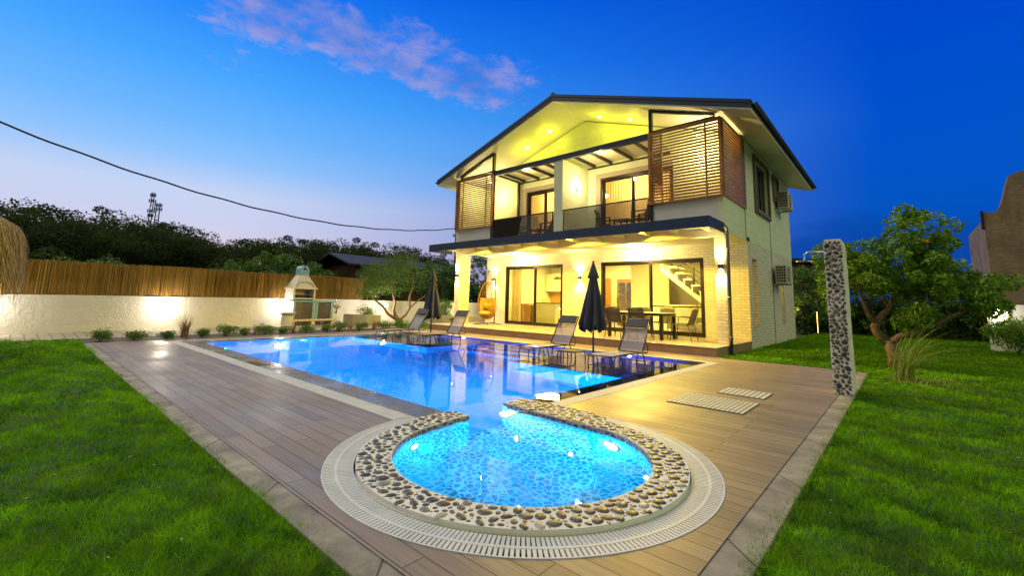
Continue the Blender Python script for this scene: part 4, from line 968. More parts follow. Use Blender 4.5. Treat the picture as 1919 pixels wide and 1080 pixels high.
# =================================================================== FURNITURE
def make_lounger():
    t = thing('sun_lounger', 'x', 'sun lounger', (0, 0, 0), 'sun loungers standing in the shallow pool shelf')
    w_ = .25; zs = .215
    f = MB()
    for s in (-1, 1): f.tube([(s*w_, 0, zs), (s*w_, .4, zs+.012), (s*w_, 1.15, zs), (s*w_, 1.30, zs-.01)], .013, 8)
    f.tube([(-w_, .01, zs), (w_, .01, zs)], .013, 8); f.tube([(-w_, 1.15, zs-.004), (w_, 1.15, zs-.004)], .012, 8); f.tube([(-w_, .55, zs-.02), (w_, .55, zs-.02)], .011, 8)
    f.build('frame', 'gunmetal', t, smooth=True)
    m = MB(); n = 10; ys = np.linspace(.015, 1.145, n)
    vs = []
    for y in ys:
        for x in np.linspace(-w_+.012, w_-.012, 5): vs.append((x, y, zs+.012*math.sin(y*2.7)+.004-.03*(1-(x/w_)**2)))
    m.add(vs, [(i*5+j, i*5+j+1, i*5+j+6, i*5+j+5) for i in range(n-1) for j in range(4)]); m.build('seat_sling', 'sling_grey', t, smooth=True)
    by, bz_ = .37, .60; b = MB()
    for s in (-1, 1): b.tube([(s*w_*.98, 1.15, zs), (s*w_*.98, 1.15+by*.5, zs+bz_*.5-.01), (s*w_*.98, 1.15+by, zs+bz_)], .012, 8)
    b.tube([(-w_*.98, 1.15+by, zs+bz_), (w_*.98, 1.15+by, zs+bz_)], .012, 8)
    bf = b.build('backrest_frame', 'gunmetal', t, smooth=True)
    m = MB(); vs = []
    for k in range(9):
        q = k/8
        for x in np.linspace(-w_+.016, w_-.016, 5): vs.append((x, 1.155+by*q+.02*(1-(x/w_)**2), zs+.01+(bz_-.015)*q-.012*math.sin(q*3.1)))
    m.add(vs, [(i*5+j, i*5+j+1, i*5+j+6, i*5+j+5) for i in range(8) for j in range(4)]); m.build('backrest_sling', 'sling_grey', bf, smooth=True)
    m = MB(); q0, q1 = .72, .95
    P0 = lambda q, o: (1.155+by*q-o*.85, zs+.01+bz_*q+o*.52)
    a, b2, c2, d2 = P0(q0, .006), P0(q1, .006), P0(q1, .035), P0(q0, .035); x0 = w_*.86
    m.hexa([(-x0, *a), (x0, *a), (x0, *b2), (-x0, *b2)], [(-x0, *d2), (x0, *d2), (x0, *c2), (-x0, *c2)]); m.build('headrest', 'headrest', bf, bevel=.01)
    for s in (-1, 1):
        for y0, y1 in ((.06, .36), (.92, 1.22)):
            l = MB(); pts = [(s*w_, y0+.03, zs-.01)]
            for k in range(9): a = math.pi*(.55+.9*k/8); pts.append((s*(w_+.015), (y0+.09)+.09*math.cos(a), .03+.15*math.sin(a)*1.0))
            pts = [(s*w_, y0+.05, zs), (s*w_, y0-.01, zs-.06), (s*w_, y0-.03, .08), (s*w_, y0, -.08), (s*w_, y0+.06, -.155), (s*w_, y1-.10, -.155), (s*w_, y1-.02, -.08), (s*w_, y1, .08), (s*w_, y1-.03, zs-.06), (s*w_, y1-.09, zs-.005)]
            l.tube(pts, .011, 8); l.build('leg', 'gunmetal', t, smooth=True)
        l = MB(); l.tube([(s*w_*.94, 1.15+by*.42, zs+bz_*.42), (s*w_*.94, 1.42, zs+.02), (s*w_*.94, 1.34, zs-.04)], .009, 6); l.build('back_strut', 'gunmetal', t, smooth=True)
    for yz in ((.03, .04), (1.2, .05)): l = MB(); l.tube([(-w_, *yz), (w_, *yz)], .009, 6); l.build('crossbar', 'gunmetal', t)
    return t
lg = make_lounger()
SPOT = ((-3.97, 6.78, 0), (-5.62, 6.84, .03), (-9.20, 6.84, .02), (-10.93, 6.82, .05))
LBL = ('grey mesh sun lounger right of the nearer parasol, closest to the deck corner', 'grey mesh sun lounger just left of the nearer parasol, beside the small table', 'grey mesh sun lounger right of the far parasol, before the terrace corner', 'grey mesh sun lounger left of the far parasol, farthest from the camera')
for i, (x, y, a) in enumerate(SPOT):
    if i == 0: lg.location = (x, y, 0); lg['label'] = LBL[0]
    else: dup(lg, (x, y, 0), LBL[i], a)
def make_sidetable():
    t = thing('side_table', 'x', 'side table', (0, 0, 0), 'low side tables between the loungers')
    m = MB(); m.box(-.19, .19, -.17, .17, .185, .205); m.build('table_top', 'sling_dark', t, bevel=.008)
    m = MB()
    for s in (-1, 1): m.tube([(-.19, s*.17, .19), (.19, s*.17, .19)], .012, 8); m.tube([(s*.19, -.17, .19), (s*.19, .17, .19)], .012, 8)
    m.build('frame', 'gunmetal', t, smooth=True)
    for s in (-1, 1):
        for r in (-1, 1):
            l = MB(); l.tube([(s*.19, r*.16, .185), (s*.205, r*.17, .10), (s*.20, r*.17, -.02), (s*.17, r*.15, -.155)], .010, 8); l.build('leg', 'gunmetal', t, smooth=True)
    return t
stb = make_sidetable(); stb.location = (-4.84, 7.22, 0); stb['label'] = 'low dark side table in the pool between the two nearer loungers'
dup(stb, (-10.08, 7.15, 0), 'low dark side table in the pool between the two farther loungers')

def make_parasol():
    t = thing('closed_parasol', 'x', 'parasol', (0, 0, 0), 'closed grey parasols in the pool')
    m = MB(); m.tube([(0, 0, -.15), (0, 0, 2.02)], .02, 12); m.build('pole', 'gunmetal', t, smooth=True)
    m = MB(); m.lathe([(.26, -.165), (.26, -.13), (.05, -.10), (.04, .02)], (0, 0, 0), 20); m.build('base', 'gunmetal', t, smooth=True)
    m = MB(); prof = []
    K = 30
    for k in range(K+1):
        q = k/K; z = 1.98-q*1.45; r = .025+.235*q**.95; prof.append((r, z))
    def fold(a, i, z):
        q = (1.98-z)/1.45
        return 1+(.20+.10*q)*math.cos(8*a+.7*math.sin(2*a)+q*1.2)*min(1, q*2)+.09*math.sin(3*a+1+q*2)*q
    vs = []; n = 96
    for k, (r, z) in enumerate(prof):
        q = k/K
        for j in range(n):
            a = 2*math.pi*j/n; rr = r*fold(a, k, z); zz_ = z+(.05*math.cos(8*a+1.2)+.03*math.sin(5*a))*max(0, q-.8)*5*.9
            if q > .96: rr *= .90
            vs.append((rr*math.cos(a), rr*math.sin(a), zz_))
    m.add(vs, [(k*n+j, k*n+(j+1) % n, (k+1)*n+(j+1) % n, (k+1)*n+j) for k in range(K) for j in range(n)]); m.build('canopy', 'umbrella_cloth', t, smooth=True)
    m = MB(); vs = []
    for k in range(7):
        q = k/6
        for j in range(48): a = 2*math.pi*j/48; r = (.03+.09*q)*(1+.16*math.cos(8*a+.5)*q); vs.append((r*math.cos(a), r*math.sin(a), 2.01-.33*q+.02*math.cos(8*a)*q))
    m.add(vs, [(k*48+j, k*48+(j+1) % 48, (k+1)*48+(j+1) % 48, (k+1)*48+j) for k in range(6) for j in range(48)]); m.build('vent_flap', 'umbrella_cloth', t, smooth=True)
    m = MB(); m.lathe([(.001, 2.01), (.025, 2.02), (.03, 2.04), (.022, 2.065), (.001, 2.075)], (0, 0, 0), 12); m.build('finial', 'black_plastic', t, smooth=True)
    return t
pr = make_parasol(); pr.location = (-5.19, 8.6, 0); pr['label'] = 'closed charcoal parasol nearer the camera, before the brick wall'
dup(pr, (-11.02, 8.65, 0), 'closed charcoal parasol farther away, between the two left loungers', 1.1)

# dining set on the terrace
def make_chair():
    t = thing('terrace_chair', 'x', 'chair', (0, 0, 0), 'dark chairs around the terrace table')
    m = MB(); m.box(-.22, .22, -.22, .20, .42, .435); m.build('seat', 'sling_dark', t, bevel=.006)
    m = MB(); vs = []
    for k in range(7):
        q = k/6
        for x in np.linspace(-.205, .205, 4): vs.append((x, -.20-.13*q, .44+.38*q-.02*(x/.2)**2*q))
    m.add(vs, [(i*4+j, i*4+j+1, i*4+j+5, i*4+j+4) for i in range(6) for j in range(3)]); m.build('backrest', 'sling_dark', t, smooth=True)
    m = MB()
    for s in (-1, 1): m.tube([(s*.215, -.17, .38), (s*.215, -.21, .46), (s*.212, -.34, .83)], .011, 6)
    m.tube([(-.212, -.34, .83), (.212, -.34, .83)], .011, 6); m.tube([(-.22, -.2, .42), (.22, -.2, .42)], .011, 6); m.build('back_frame', 'gunmetal', t, smooth=True)
    m = MB(); m.tube([(-.22, .20, .41), (.22, .20, .41)], .011, 6); m.build('front_rail', 'gunmetal', t)
    for s in (-1, 1):
        l = MB(); l.tube([(s*.22, -.20, .44), (s*.235, -.30, 0)], .011, 6); l.build('leg', 'gunmetal', t)
        l = MB(); l.tube([(s*.23, .26, 0), (s*.225, .20, .60)], .011, 6); l.build('leg', 'gunmetal', t)
        l = MB(); l.tube([(s*.225, .20, .60), (s*.225, .10, .63), (s*.218, -.26, .60)], .012, 6); l.build('armrest', 'gunmetal', t, smooth=True)
    return t
ch = make_chair()
CH = ((-5.88, 11.02, 0, 'left chair with its back to the pool at the terrace table'), (-5.18, 10.98, 0, 'right chair with its back to the pool at the terrace table'),
      (-4.36, 11.72, math.pi/2, 'dark mesh chair at the right end of the terrace table, seen from the side'), (-6.72, 11.75, -math.pi/2, 'dark mesh chair at the left end of the table, behind the parasol'),
      (-5.92, 12.45, math.pi, 'dark mesh chair on the house side of the table, left one'), (-5.2, 12.45, math.pi, 'dark mesh chair on the house side of the table, right one'))
for i, (x, y, a, lb) in enumerate(CH):
    if i == 0: ch.location = (x, y, TZ); ch.rotation_euler = (0, 0, a); ch['label'] = lb
    else: dup(ch, (x, y, TZ), lb, a)
t = thing('dining_table', 'long dark framed terrace dining table with pale top', 'table', (-5.5, 11.73, TZ))
m = MB(); m.box(-6.32, -4.72, 11.25, 12.20, TZ+.685, TZ+.705); m.build('table_top', 'tile_cream', t, bevel=.004)
m = MB(); m.box(-6.31, -4.73, 11.26, 11.31, TZ+.62, TZ+.684); m.box(-6.31, -4.73, 12.14, 12.19, TZ+.62, TZ+.684); m.box(-6.31, -6.26, 11.311, 12.139, TZ+.62, TZ+.684); m.box(-4.78, -4.73, 11.311, 12.139, TZ+.62, TZ+.684); m.build('apron', 'dark_frame', t)
for x in (-6.31, -4.80):
    for y in (11.26, 12.12): m = MB(); m.box(x, x+.07, y, y+.07, TZ, TZ+.619); m.build('leg', 'dark_frame', t)

# egg chair
ex, ey = -12.12, 12.2
t = thing('hanging_egg_chair', 'rattan hanging egg chair with yellow cushion on a curved stand', 'egg chair', (ex, ey, TZ))
m = MB(); m.tube([(ex, ey+.42, TZ+.05), (ex, ey+.46, 1.1), (ex, ey+.44, 1.9), (ex, ey+.30, 2.22), (ex, ey+.06, 2.30), (ex, ey, 2.24)], .022, 8)
for a in (0, 72, 144, 216, 288): 
    ca, sa = math.cos(R(a+20)), math.sin(R(a+20)); m.tube([(ex, ey+.42*.3, TZ+.05), (ex+.3*ca, ey+.12+.3*sa, TZ+.045), (ex+.58*ca, ey+.12+.58*sa, TZ+.012)], .017, 6)
m.tube([(ex, ey+.12, TZ+.05), (ex, ey+.42, TZ+.05)], .02, 6)
m.build('stand', 'gunmetal', t, smooth=True)
m = MB(); m.tube([(ex, ey, 2.24), (ex, ey, 1.84)], .008, 6); m.build('chain', 'gunmetal', t)
m = MB(); EZ0, EZ1 = .42, 1.84; ec = (EZ0+EZ1)/2
def egg(th, a):
    """th 0 top .. pi bottom"""
    z = ec+(EZ1-EZ0)/2*math.cos(th); q = (1-math.cos(th))/2; r = .44*math.sin(th)**.85*(.70+.42*q) if 0 < th < math.pi else 0
    return (ex+r*math.sin(a), ey+r*.80*math.cos(a)-.02*0, z)
for i in range(14): a = R(-112+i*17.3) ; m.tube([egg(.02+(math.pi-.04)*k/20, a) for k in range(21)], .008, 5, False)
for i in range(17):
    th = .28+i*.165; m.tube([egg(th, R(-112+225*k/24)) for k in range(25)], .007, 5, False)
for s in (-112, 113): m.tube([egg(.02+(math.pi-.04)*k/24, R(s)) for k in range(25)], .02, 7)
for i in range(6): m.tube([egg(2.45+i*.11, R(360*k/28)) for k in range(29)], .014, 6, False)
m.build('basket', 'rattan', t, smooth=True)
m = MB(); vs = []; K, n = 12, 20
for k in range(K+1):
    th = 1.45+(2.75-1.45)*k/K
    for j in range(n+1):
        p = egg(th, R(-95+190*j/n)); s = .90+.03*math.sin(j*1.2); vs.append((ex+(p[0]-ex)*s, ey+(p[1]-ey)*s-.03*math.sin(j*.9), p[2]+.015*math.sin(j*.8+k)))
m.add(vs, [(k*(n+1)+j, k*(n+1)+j+1, (k+1)*(n+1)+j+1, (k+1)*(n+1)+j) for k in range(K) for j in range(n)])
m.lathe([(.001, .02), (.22, .03), (.30, .07), (.27, .13), (.12, .17), (.001, .17)], (ex, ey-.04, .55), 20)
for sx in (-.13, .13): m.lathe([(.001, -.12), (.09, -.09), (.12, 0), (.09, .09), (.001, .12)], (ex+sx, ey+.05, .92), 12, 1, .6)
m.build('cushion', 'cushion', t, smooth=True)

# living-room pieces seen through the glass
def armchair(x, y, rz, label):
    t = thing('armchair', label, 'armchair', (x, y, .18), 'armchairs in the living room', rz)
    MB().box(-.36, .36, -.30, .34, .14, .40).build('seat', 'sofa_cloth', t, bevel=.04, off=False)
    MB().hexa([(-.34, .26, .38), (.34, .26, .38), (.34, .40, .36), (-.34, .40, .36)], [(-.32, .38, .92), (.32, .38, .92), (.32, .50, .90), (-.32, .50, .90)]).build('backrest', 'sofa_cloth', t, bevel=.03, off=False)
    for s in (-1, 1):
        MB().box(s*.36-(.0 if s > 0 else .09), s*.36+(.09 if s > 0 else 0), -.30, .36, .14, .58).build('armrest', 'sofa_cloth', t, bevel=.03, off=False)
    for sx in (-.3, .3):
        for sy in (-.24, .28): MB().box(sx-.02, sx+.02, sy-.02, sy+.02, 0, .139).build('leg', 'cabinet_wood', t, off=False)
armchair(-4.55, 14.7, -.4, 'grey armchair behind the right pane of the large sliding door'); armchair(-5.7, 15.2, .3, 'grey armchair deeper in the living room, left of the other')
t = thing('pendant_lamp', 'conical beige pendant lamp hanging in the kitchen', 'pendant lamp', (-10.9, 15.2, 2.2))
m = MB(); m.lathe([(.20, 0), (.03, .20), (.02, .24)], (-10.9, 15.2, 2.1), 20); m.build('shade', 'beige_paint', t, smooth=True)
m = MB(); m.tube([(-10.9, 15.2, 2.33), (-10.9, 15.2, 2.9)], .006, 5); m.build('cord', 'black_plastic', t)
t = thing('laptop_screen', 'dark flat appliance standing on the kitchen island', 'appliance', (-11.5, 15.2, 1.05)); MB().box(-11.75, -11.3, 15.15, 15.2, 1.055, 1.26).build('panel', 'island_green', t, bevel=.01)
# balcony furniture
def balc_chair(x, y, rz, label):
    t = thing('balcony_chair', label, 'chair', (x, y, 3.22), 'dark slatted chairs on the balconies', rz)
    MB().box(-.22, .22, -.2, .2, .36, .40).build('seat', 'plastic_dark', t, bevel=.01, off=False)
    for i in range(5): MB().hexa([(-.2+i*.085, -.20, .40), (-.14+i*.085, -.20, .40), (-.14+i*.085, -.18, .40), (-.2+i*.085, -.18, .40)], [(-.2+i*.085, -.32, .86), (-.14+i*.085, -.32, .86), (-.14+i*.085, -.30, .86), (-.2+i*.085, -.30, .86)]).build('back_slat', 'plastic_dark', t, off=False)
    MB().box(-.23, .23, -.335, -.295, .84, .89).build('top_rail', 'plastic_dark', t, bevel=.006, off=False)
    for s in (-1, 1):
        MB().box(s*.24-.025, s*.24+.025, -.28, .22, .58, .61).build('armrest', 'plastic_dark', t, off=False)
        MB().box(s*.24-.02, s*.24+.02, .17, .21, 0, .579).build('leg', 'plastic_dark', t, off=False); MB().box(s*.24-.02, s*.24+.02, -.26, -.22, 0, .579).build('leg', 'plastic_dark', t, off=False)
balc_chair(-5.55, 11.9, math.pi/2, 'dark slatted chair at the right end of the right balcony'); balc_chair(-6.95, 12.3, -math.pi/2+.2, 'dark slatted chair near the middle of the right balcony')
balc_chair(-9.0, 12.0, math.pi/2, 'dark slatted chair beside the dividing wall on the left balcony'); balc_chair(-10.2, 12.1, -math.pi/2+.4, 'dark slatted chair in the middle of the left balcony')
def balc_table(x, y, label):
    t = thing('balcony_table', label, 'table', (x, y, 3.22), 'small dark balcony tables')
    MB().box(x-.25, x+.25, y-.25, y+.25, 3.66, 3.69).build('table_top', 'plastic_dark', t, bevel=.008)
    for sx in (-.21, .21):
        for sy in (-.21, .21): MB().box(x+sx-.02, x+sx+.02, y+sy-.02, y+sy+.02, 3.22, 3.659).build('leg', 'plastic_dark', t)
balc_table(-6.25, 12.15, 'small dark table between the chairs on the right balcony'); balc_table(-9.6, 12.2, 'small dark table between the chairs on the left balcony')
# air conditioners
def aircon(y, z, label):
    t = thing('air_conditioner', label, 'air conditioner', (XR, y, z), 'outdoor air conditioner units on the side wall')
    x0, x1 = XR+.10, XR+.42
    MB().box(x0, x1, y-.42, y+.42, z, z+.60).build('casing', 'ac_white', t, bevel=.015)
    m = MB()
    for i in range(4):
        for j in range(6): m.box(x0+.035+i*.068, x0+.085+i*.068, y-.424, y-.4195, z+.05+j*.088, z+.115+j*.088)
    m.build('side_grille', 'black_plastic', t)
    m = MB()
    for r in (.05, .09, .13, .17, .21, .24):
        m.tube([(x1+.012, y-.08+r*math.cos(a), z+.30+r*math.sin(a)) for a in np.linspace(0, 2*math.pi, 33)], .004, 4, False)
    for a in range(0, 360, 30): m.tube([(x1+.012, y-.08, z+.3), (x1+.012, y-.08+.24*math.cos(R(a)), z+.3+.24*math.sin(R(a)))], .003, 4)
    m.build('fan_guard', 'ac_white', t); m = MB(); m.lathe([(.001, 0), (.245, .001), (.245, .004), (.001, .005)], (0, 0, 0), 30)
    m.v = [(x1+.001+v[2], y-.08+v[0], z+.30+v[1]) for v in m.v]; m.build('fan_opening', 'black_plastic', t)
    for yy in (y-.33, y+.30):
        m = MB(); m.box(XR+.002, x1+.02, yy, yy+.03, z-.04, z-.001); m.box(XR+.002, XR+.03, yy, yy+.03, z-.30, z-.041); m.build('bracket', 'ac_white', t)
aircon(16.85, 1.92, 'white outdoor air conditioner low on the side wall between slit windows'); aircon(17.9, 4.62, 'white outdoor air conditioner high on the side wall under the eaves')

# =================================================================== SHOWER WALL
t = thing('shower_wall', 'tall narrow outdoor shower wall with pebble face and white plaster side', 'shower', (-.66, 7.6, 0))
m = MB(); prof = [(-.770, -.03), (-.575, -.03), (-.553, .8), (-.548, 1.6), (-.556, 2.02), (-.60, 2.085), (-.70, 2.10), (-.752, 2.07), (-.765, 1.9), (-.768, 1.0)]
K = 26; vs = []
def colx(z, s):
    b = .004*math.sin(z*5.2)+.003*math.sin(z*23+s)
    return (-.768+(.003*math.sin(z*9)) if s < 0 else -.562+b*.5)
rows = []
for k in range(K+1):
    z = -.03+2.10*k/K; top = max(0, (z-2.03)/.06)
    a, b_ = colx(z, -1)+.022*top**2, colx(z, 1)-.022*top**2
    rows.append([(a, 7.37, z), (b_, 7.37, z), (b_+.006*math.sin(z*17), 7.62, z), (b_, 7.93, z), (a, 7.93, z)])
vs = [p for r in rows for p in r]
m.add(vs, [(k*5+j, k*5+(j+1) % 5, (k+1)*5+(j+1) % 5, (k+1)*5+j) for k in range(K) for j in range(5)]+[tuple(range(K*5, K*5+5))])
m.build('plaster_core', 'white_plaster', t)
pk = pack((-.768, -.555, 0, 2.06), lambda X, Y, r: (X-r*.9 > colx(1, -1)-.002) & (X+r*.9 < -.562) & (Y+r < 2.05), (.034, .026, .019, .013), (260, 1000, 3500, 5000), .98)
pebble_mesh('pebble_face', pk, lambda V: np.stack([V[:, 0], 7.368-V[:, 2], V[:, 1]], 1), .32, 'river_pebbles', t)
m = MB(); m.tube([(-.76, 7.6, 1.93), (-.98, 7.6, 1.935), (-1.03, 7.6, 1.90), (-1.03, 7.6, 1.82)], .012, 8); m.build('shower_arm', 'chrome', t, smooth=True)
m = MB(); m.lathe([(.03, 0), (.11, -.02), (.11, -.032), (.001, -.034)], (-1.03, 7.6, 1.82), 24); m.build('shower_head', 'chrome', t)

# =================================================================== GARDEN WALL, REEDS, GRILL
WA = Vector((-16.50, -3.0, 0)); WB = Vector((-18.45, 10.2, 0))
WA = Vector((-16.05, -2.6, 0)); WB = Vector((-18.75, 10.6, 0)); wd = (WB-WA).normalized(); wn = Vector((wd.y, -wd.x, 0))
if wn.x < 0: wn = -wn
wl_ = (WB-WA).length
def wp(s, off, z): p = WA+wd*s+wn*off; return (p.x, p.y, z)
t = thing('garden_wall', 'long low cream plastered garden wall below the reed fence', 'wall', (WA.x, WA.y, 0))
m = MB(); m.hexa([wp(0, 0, -.08), wp(wl_, 0, -.08), wp(wl_, -.22, -.08), wp(0, -.22, -.08)], [wp(0, 0, .96), wp(wl_, 0, 1.02), wp(wl_, -.22, 1.02), wp(0, -.22, .96)]); m.build('plaster_wall', 'garden_plaster', t, bevel=.015)
m = MB(); p1 = WB; p2 = Vector((-15.0, 17.5, 0)); d2 = (p2-p1).normalized(); n2 = Vector((-d2.y, d2.x, 0))
t = thing('garden_wall', 'cream plastered wall behind the olive tree', 'wall', (p1.x, p1.y, 0)); m.hexa([(p1.x, p1.y, -.08), (p2.x, p2.y, -.08), (p2.x+n2.x*.22, p2.y+n2.y*.22, -.08), (p1.x+n2.x*.22, p1.y+n2.y*.22, -.08)], [(p1.x, p1.y, 1.0), (p2.x, p2.y, 1.0), (p2.x+n2.x*.22, p2.y+n2.y*.22, 1.0), (p1.x+n2.x*.22, p1.y+n2.y*.22, 1.0)]); m.build('plaster_wall', 'garden_plaster', t)
# reeds: thin upright canes
n = 4200; s = np.sort(rng.uniform(-.0, wl_+.12, n)); V = []; off = rng.uniform(-.03, .0, n)+.012*np.sin(s*9)
z1 = 1.84+.012*s+rng.uniform(-.022, .02, n)+.015*np.sin(s*1.3); rd = rng.uniform(.003, .006, n); lean = rng.normal(0, .005, n)
for zf in (0, .5, 1):
    for j in range(3):
        a = 2*np.pi*j/3; ss = s+rd*np.cos(a)+lean*zf; oo = -.035+off+rd*np.sin(a)+.01*np.sin(zf*3.1)*rng.normal(0, .5, n); z = .965+.004*s+(z1-.965-.004*s)*zf
        V.append(np.stack([WA.x+wd.x*ss+wn.x*oo, WA.y+wd.y*ss+wn.y*oo, z], 1))
V = np.stack(V, 1).reshape(-1, 3); base = (np.arange(n)*9)[:, None, None]; fq = np.array([[l*3+j, l*3+(j+1) % 3, (l+1)*3+(j+1) % 3, (l+1)*3+j] for l in range(2) for j in range(3)])
rf_ = thing('reed_fence', 'golden brown reed fence standing on the garden wall', 'fence', (WA.x, WA.y, .96))
npmesh('reeds', V, (fq[None]+base).reshape(-1, 4), 'reed', rf_, np.repeat(np.clip(rng.beta(2.2, 2.2, n)+.06*np.sin(s*4), 0, 1), 9))
m = MB(); m.hexa([wp(0, -.075, .97), wp(wl_, -.075, 1.03), wp(wl_, -.09, 1.03), wp(0, -.09, .97)], [wp(0, -.075, 1.80), wp(wl_, -.075, 1.94), wp(wl_, -.09, 1.94), wp(0, -.09, 1.80)]); m.build('backing_mat', 'door_brown', rf_)

def walllamp(pos, nrm, label, e, col=(1, .90, .74), mat='lamp_garden', r=.075, glow=.26):
    t = thing('garden_light', label, 'garden lamp', pos, 'bright round wall lights in the garden'); p = Vector(pos); nn = Vector(nrm).normalized()
    m = MB(); q = p+nn*.02; m.lathe([(r, -.02), (r, .02)], (q.x, q.y, q.z), 16); m.box(p.x-.03, p.x+.03, p.y-.03, p.y+.03, p.z-.10, p.z-.02); m.build('housing', 'gunmetal', t)
    q = p+nn*.08; MB().lathe([(.001, -r), (r*.7, -r*.7), (r, 0), (r*.7, r*.7), (.001, r)], (q.x, q.y, q.z), 16).build('bulb', mat, t, smooth=True)
    q = p+nn*glow; lamp('POINT', 'glow', (q.x, q.y, q.z), e, col, t, .07)
def onwall(y, z): s_ = (y-WA.y)/wd.y; return wp(s_, .012, z)
walllamp(onwall(3.05, .74), wn, 'blazing lamp on the garden wall above the tallest grass tuft', 42)
walllamp(onwall(6.75, .76), wn, 'blazing lamp on the garden wall left of the barbecue', 40)
walllamp(onwall(-.75, .74), wn, 'lamp on the garden wall at the thatched parasol', 75)
walllamp((-17.45, 11.15, .80), (.5, -.8, 0), 'blazing lamp behind the planter left of the olive tree', 90)
walllamp((-15.6, 14.4, .72), (.3, -.9, 0), 'lamp in the bushes behind the far parasol', 80, (1, .9, .5))

# barbecue
g = thing('barbecue', 'white stone barbecue with blue trim, chimney hood and steel cabinet doors', 'barbecue', (-17.6, 7.9, 0))
gp = Vector((-17.35, 6.98, 0)); gd = wd.copy(); gn = wn.copy()
def gb(m, s0, s1, o0, o1, z0, z1):
    P_ = lambda s, o, z: tuple(gp+gd*s+gn*o+Vector((0, 0, z)))
    return m.hexa([P_(s0, o1, z0), P_(s1, o1, z0), P_(s1, o0, z0), P_(s0, o0, z0)], [P_(s0, o1, z1), P_(s1, o1, z1), P_(s1, o0, z1), P_(s0, o0, z1)])
m = MB(); gb(m, 0, 1.95, -.5, .02, .14, .22)
for s in (0, .88, 1.80): gb(m, s, s+.16, -.5, .0, -.02, .139)
m.build('plinth', 'grill_white', g, bevel=.01)
for s in (.04, .86, 1.02, 1.72): m = MB(); gb(m, s, s+.09, -.02, .012, .222, .88); m.build('blue_post', 'grill_blue', g)
m = MB(); gb(m, .04, .08, -.46, -.022, .222, .88); gb(m, 1.77, 1.81, -.46, -.022, .222, .88); gb(m, .05, 1.8, -.48, -.462, .222, .88); gb(m, .90, 1.04, -.40, -.03, .222, .88); m.build('carcass', 'grill_white', g)
for s0, s1 in ((.135, .855), (1.115, 1.715)):
    m = MB(); gb(m, s0, (s0+s1)/2-.004, -.035, -.015, .235, .86); gb(m, (s0+s1)/2+.004, s1, -.035, -.015, .235, .86); d_ = m.build('cabinet_door', 'stainless', g)
    m = MB(); gb(m, (s0+s1)/2-.04, (s0+s1)/2-.025, -.014, .004, .45, .60); m.build('handle', 'chrome', d_)
m = MB(); gb(m, -.02, 1.86, -.52, .035, .88, .945); m.build('worktop', 'grill_blue', g, bevel=.012)
m = MB(); gb(m, .0, .07, -.50, 0, .946, 1.38); gb(m, .88, .95, -.50, 0, .946, 1.38); gb(m, .07, .88, -.50, -.46, .946, 1.38); gb(m, .0, .25, -.02, .01, .946, 1.38) if False else None
m.build('firebox', 'grill_white', g)
m = MB(); gb(m, .10, .86, -.45, -.01, .99, 1.04); m.build('ash_ledge', 'tile_cream', g)
m = MB(); gb(m, .10, .86, -.45, -.02, 1.14, 1.15)
for i in range(18): gb(m, .11+i*.042, .117+i*.042, -.44, -.03, 1.151, 1.16)
m.build('grill_rack', 'gunmetal', g)
m = MB(); gb(m, -.05, 1.02, -.54, .05, 1.381, 1.45); m.build('hood_rim', 'grill_white', g, bevel=.01)
def frustum(m, s0, s1, o0, o1, z0, t0, t1, p0, p1, z1):
    P_ = lambda s, o, z: tuple(gp+gd*s+gn*o+Vector((0, 0, z)))
    return m.hexa([P_(s0, o1, z0), P_(s1, o1, z0), P_(s1, o0, z0), P_(s0, o0, z0)], [P_(t0, p1, z1), P_(t1, p1, z1), P_(t1, p0, z1), P_(t0, p0, z1)])
m = MB(); frustum(m, .0, .97, -.50, .01, 1.451, .31, .66, -.42, -.12, 1.93); m.build('hood', 'grill_white', g)
m = MB(); P_ = lambda s, z, e=0: gp+gd*s+gn*(.012-.13*(z-1.451)/.48+e)+Vector((0, 0, z))
m.tube([P_(.485+.36*math.cos(a), 1.46+.20*math.sin(a), .004) for a in np.linspace(0, math.pi, 17)], .028, 6); m.build('hood_arch', 'grill_blue', g)
m = MB(); cs_ = [(.30+.185+.185*math.cos(a), 2.14+.16*math.sin(a)) for a in np.linspace(0, math.pi, 15)]
hole = [(.485+.085*math.cos(a), 2.14+.085*math.sin(a)) for a in np.linspace(math.pi, 0, 15)]
outl = [(.67, 1.931)]+cs_+[(.30, 1.931)]
# front and back rings with an arched opening
def arch(o0, o1):
    Q = lambda p, o: tuple(gp+gd*p[0]+gn*o+Vector((0, 0, p[1]))); n_ = 15
    for o in (o0, o1): m.add([Q(p, o) for p in cs_]+[Q(p, o) for p in hole[::-1]], [(i, i+1, n_+i+1, n_+i) for i in range(n_-1)])
    m.add([Q(p, o0) for p in cs_]+[Q(p, o1) for p in cs_], [(i, i+1, n_+i+1, n_+i) for i in range(n_-1)]); m.add([Q(p, o0) for p in hole]+[Q(p, o1) for p in hole], [(i, i+1, n_+i+1, n_+i) for i in range(n_-1)])
arch(-.43, -.11); gb(m, .30, .67, -.43, -.11, 1.931, 2.139); m.build('chimney', 'grill_blue', g)

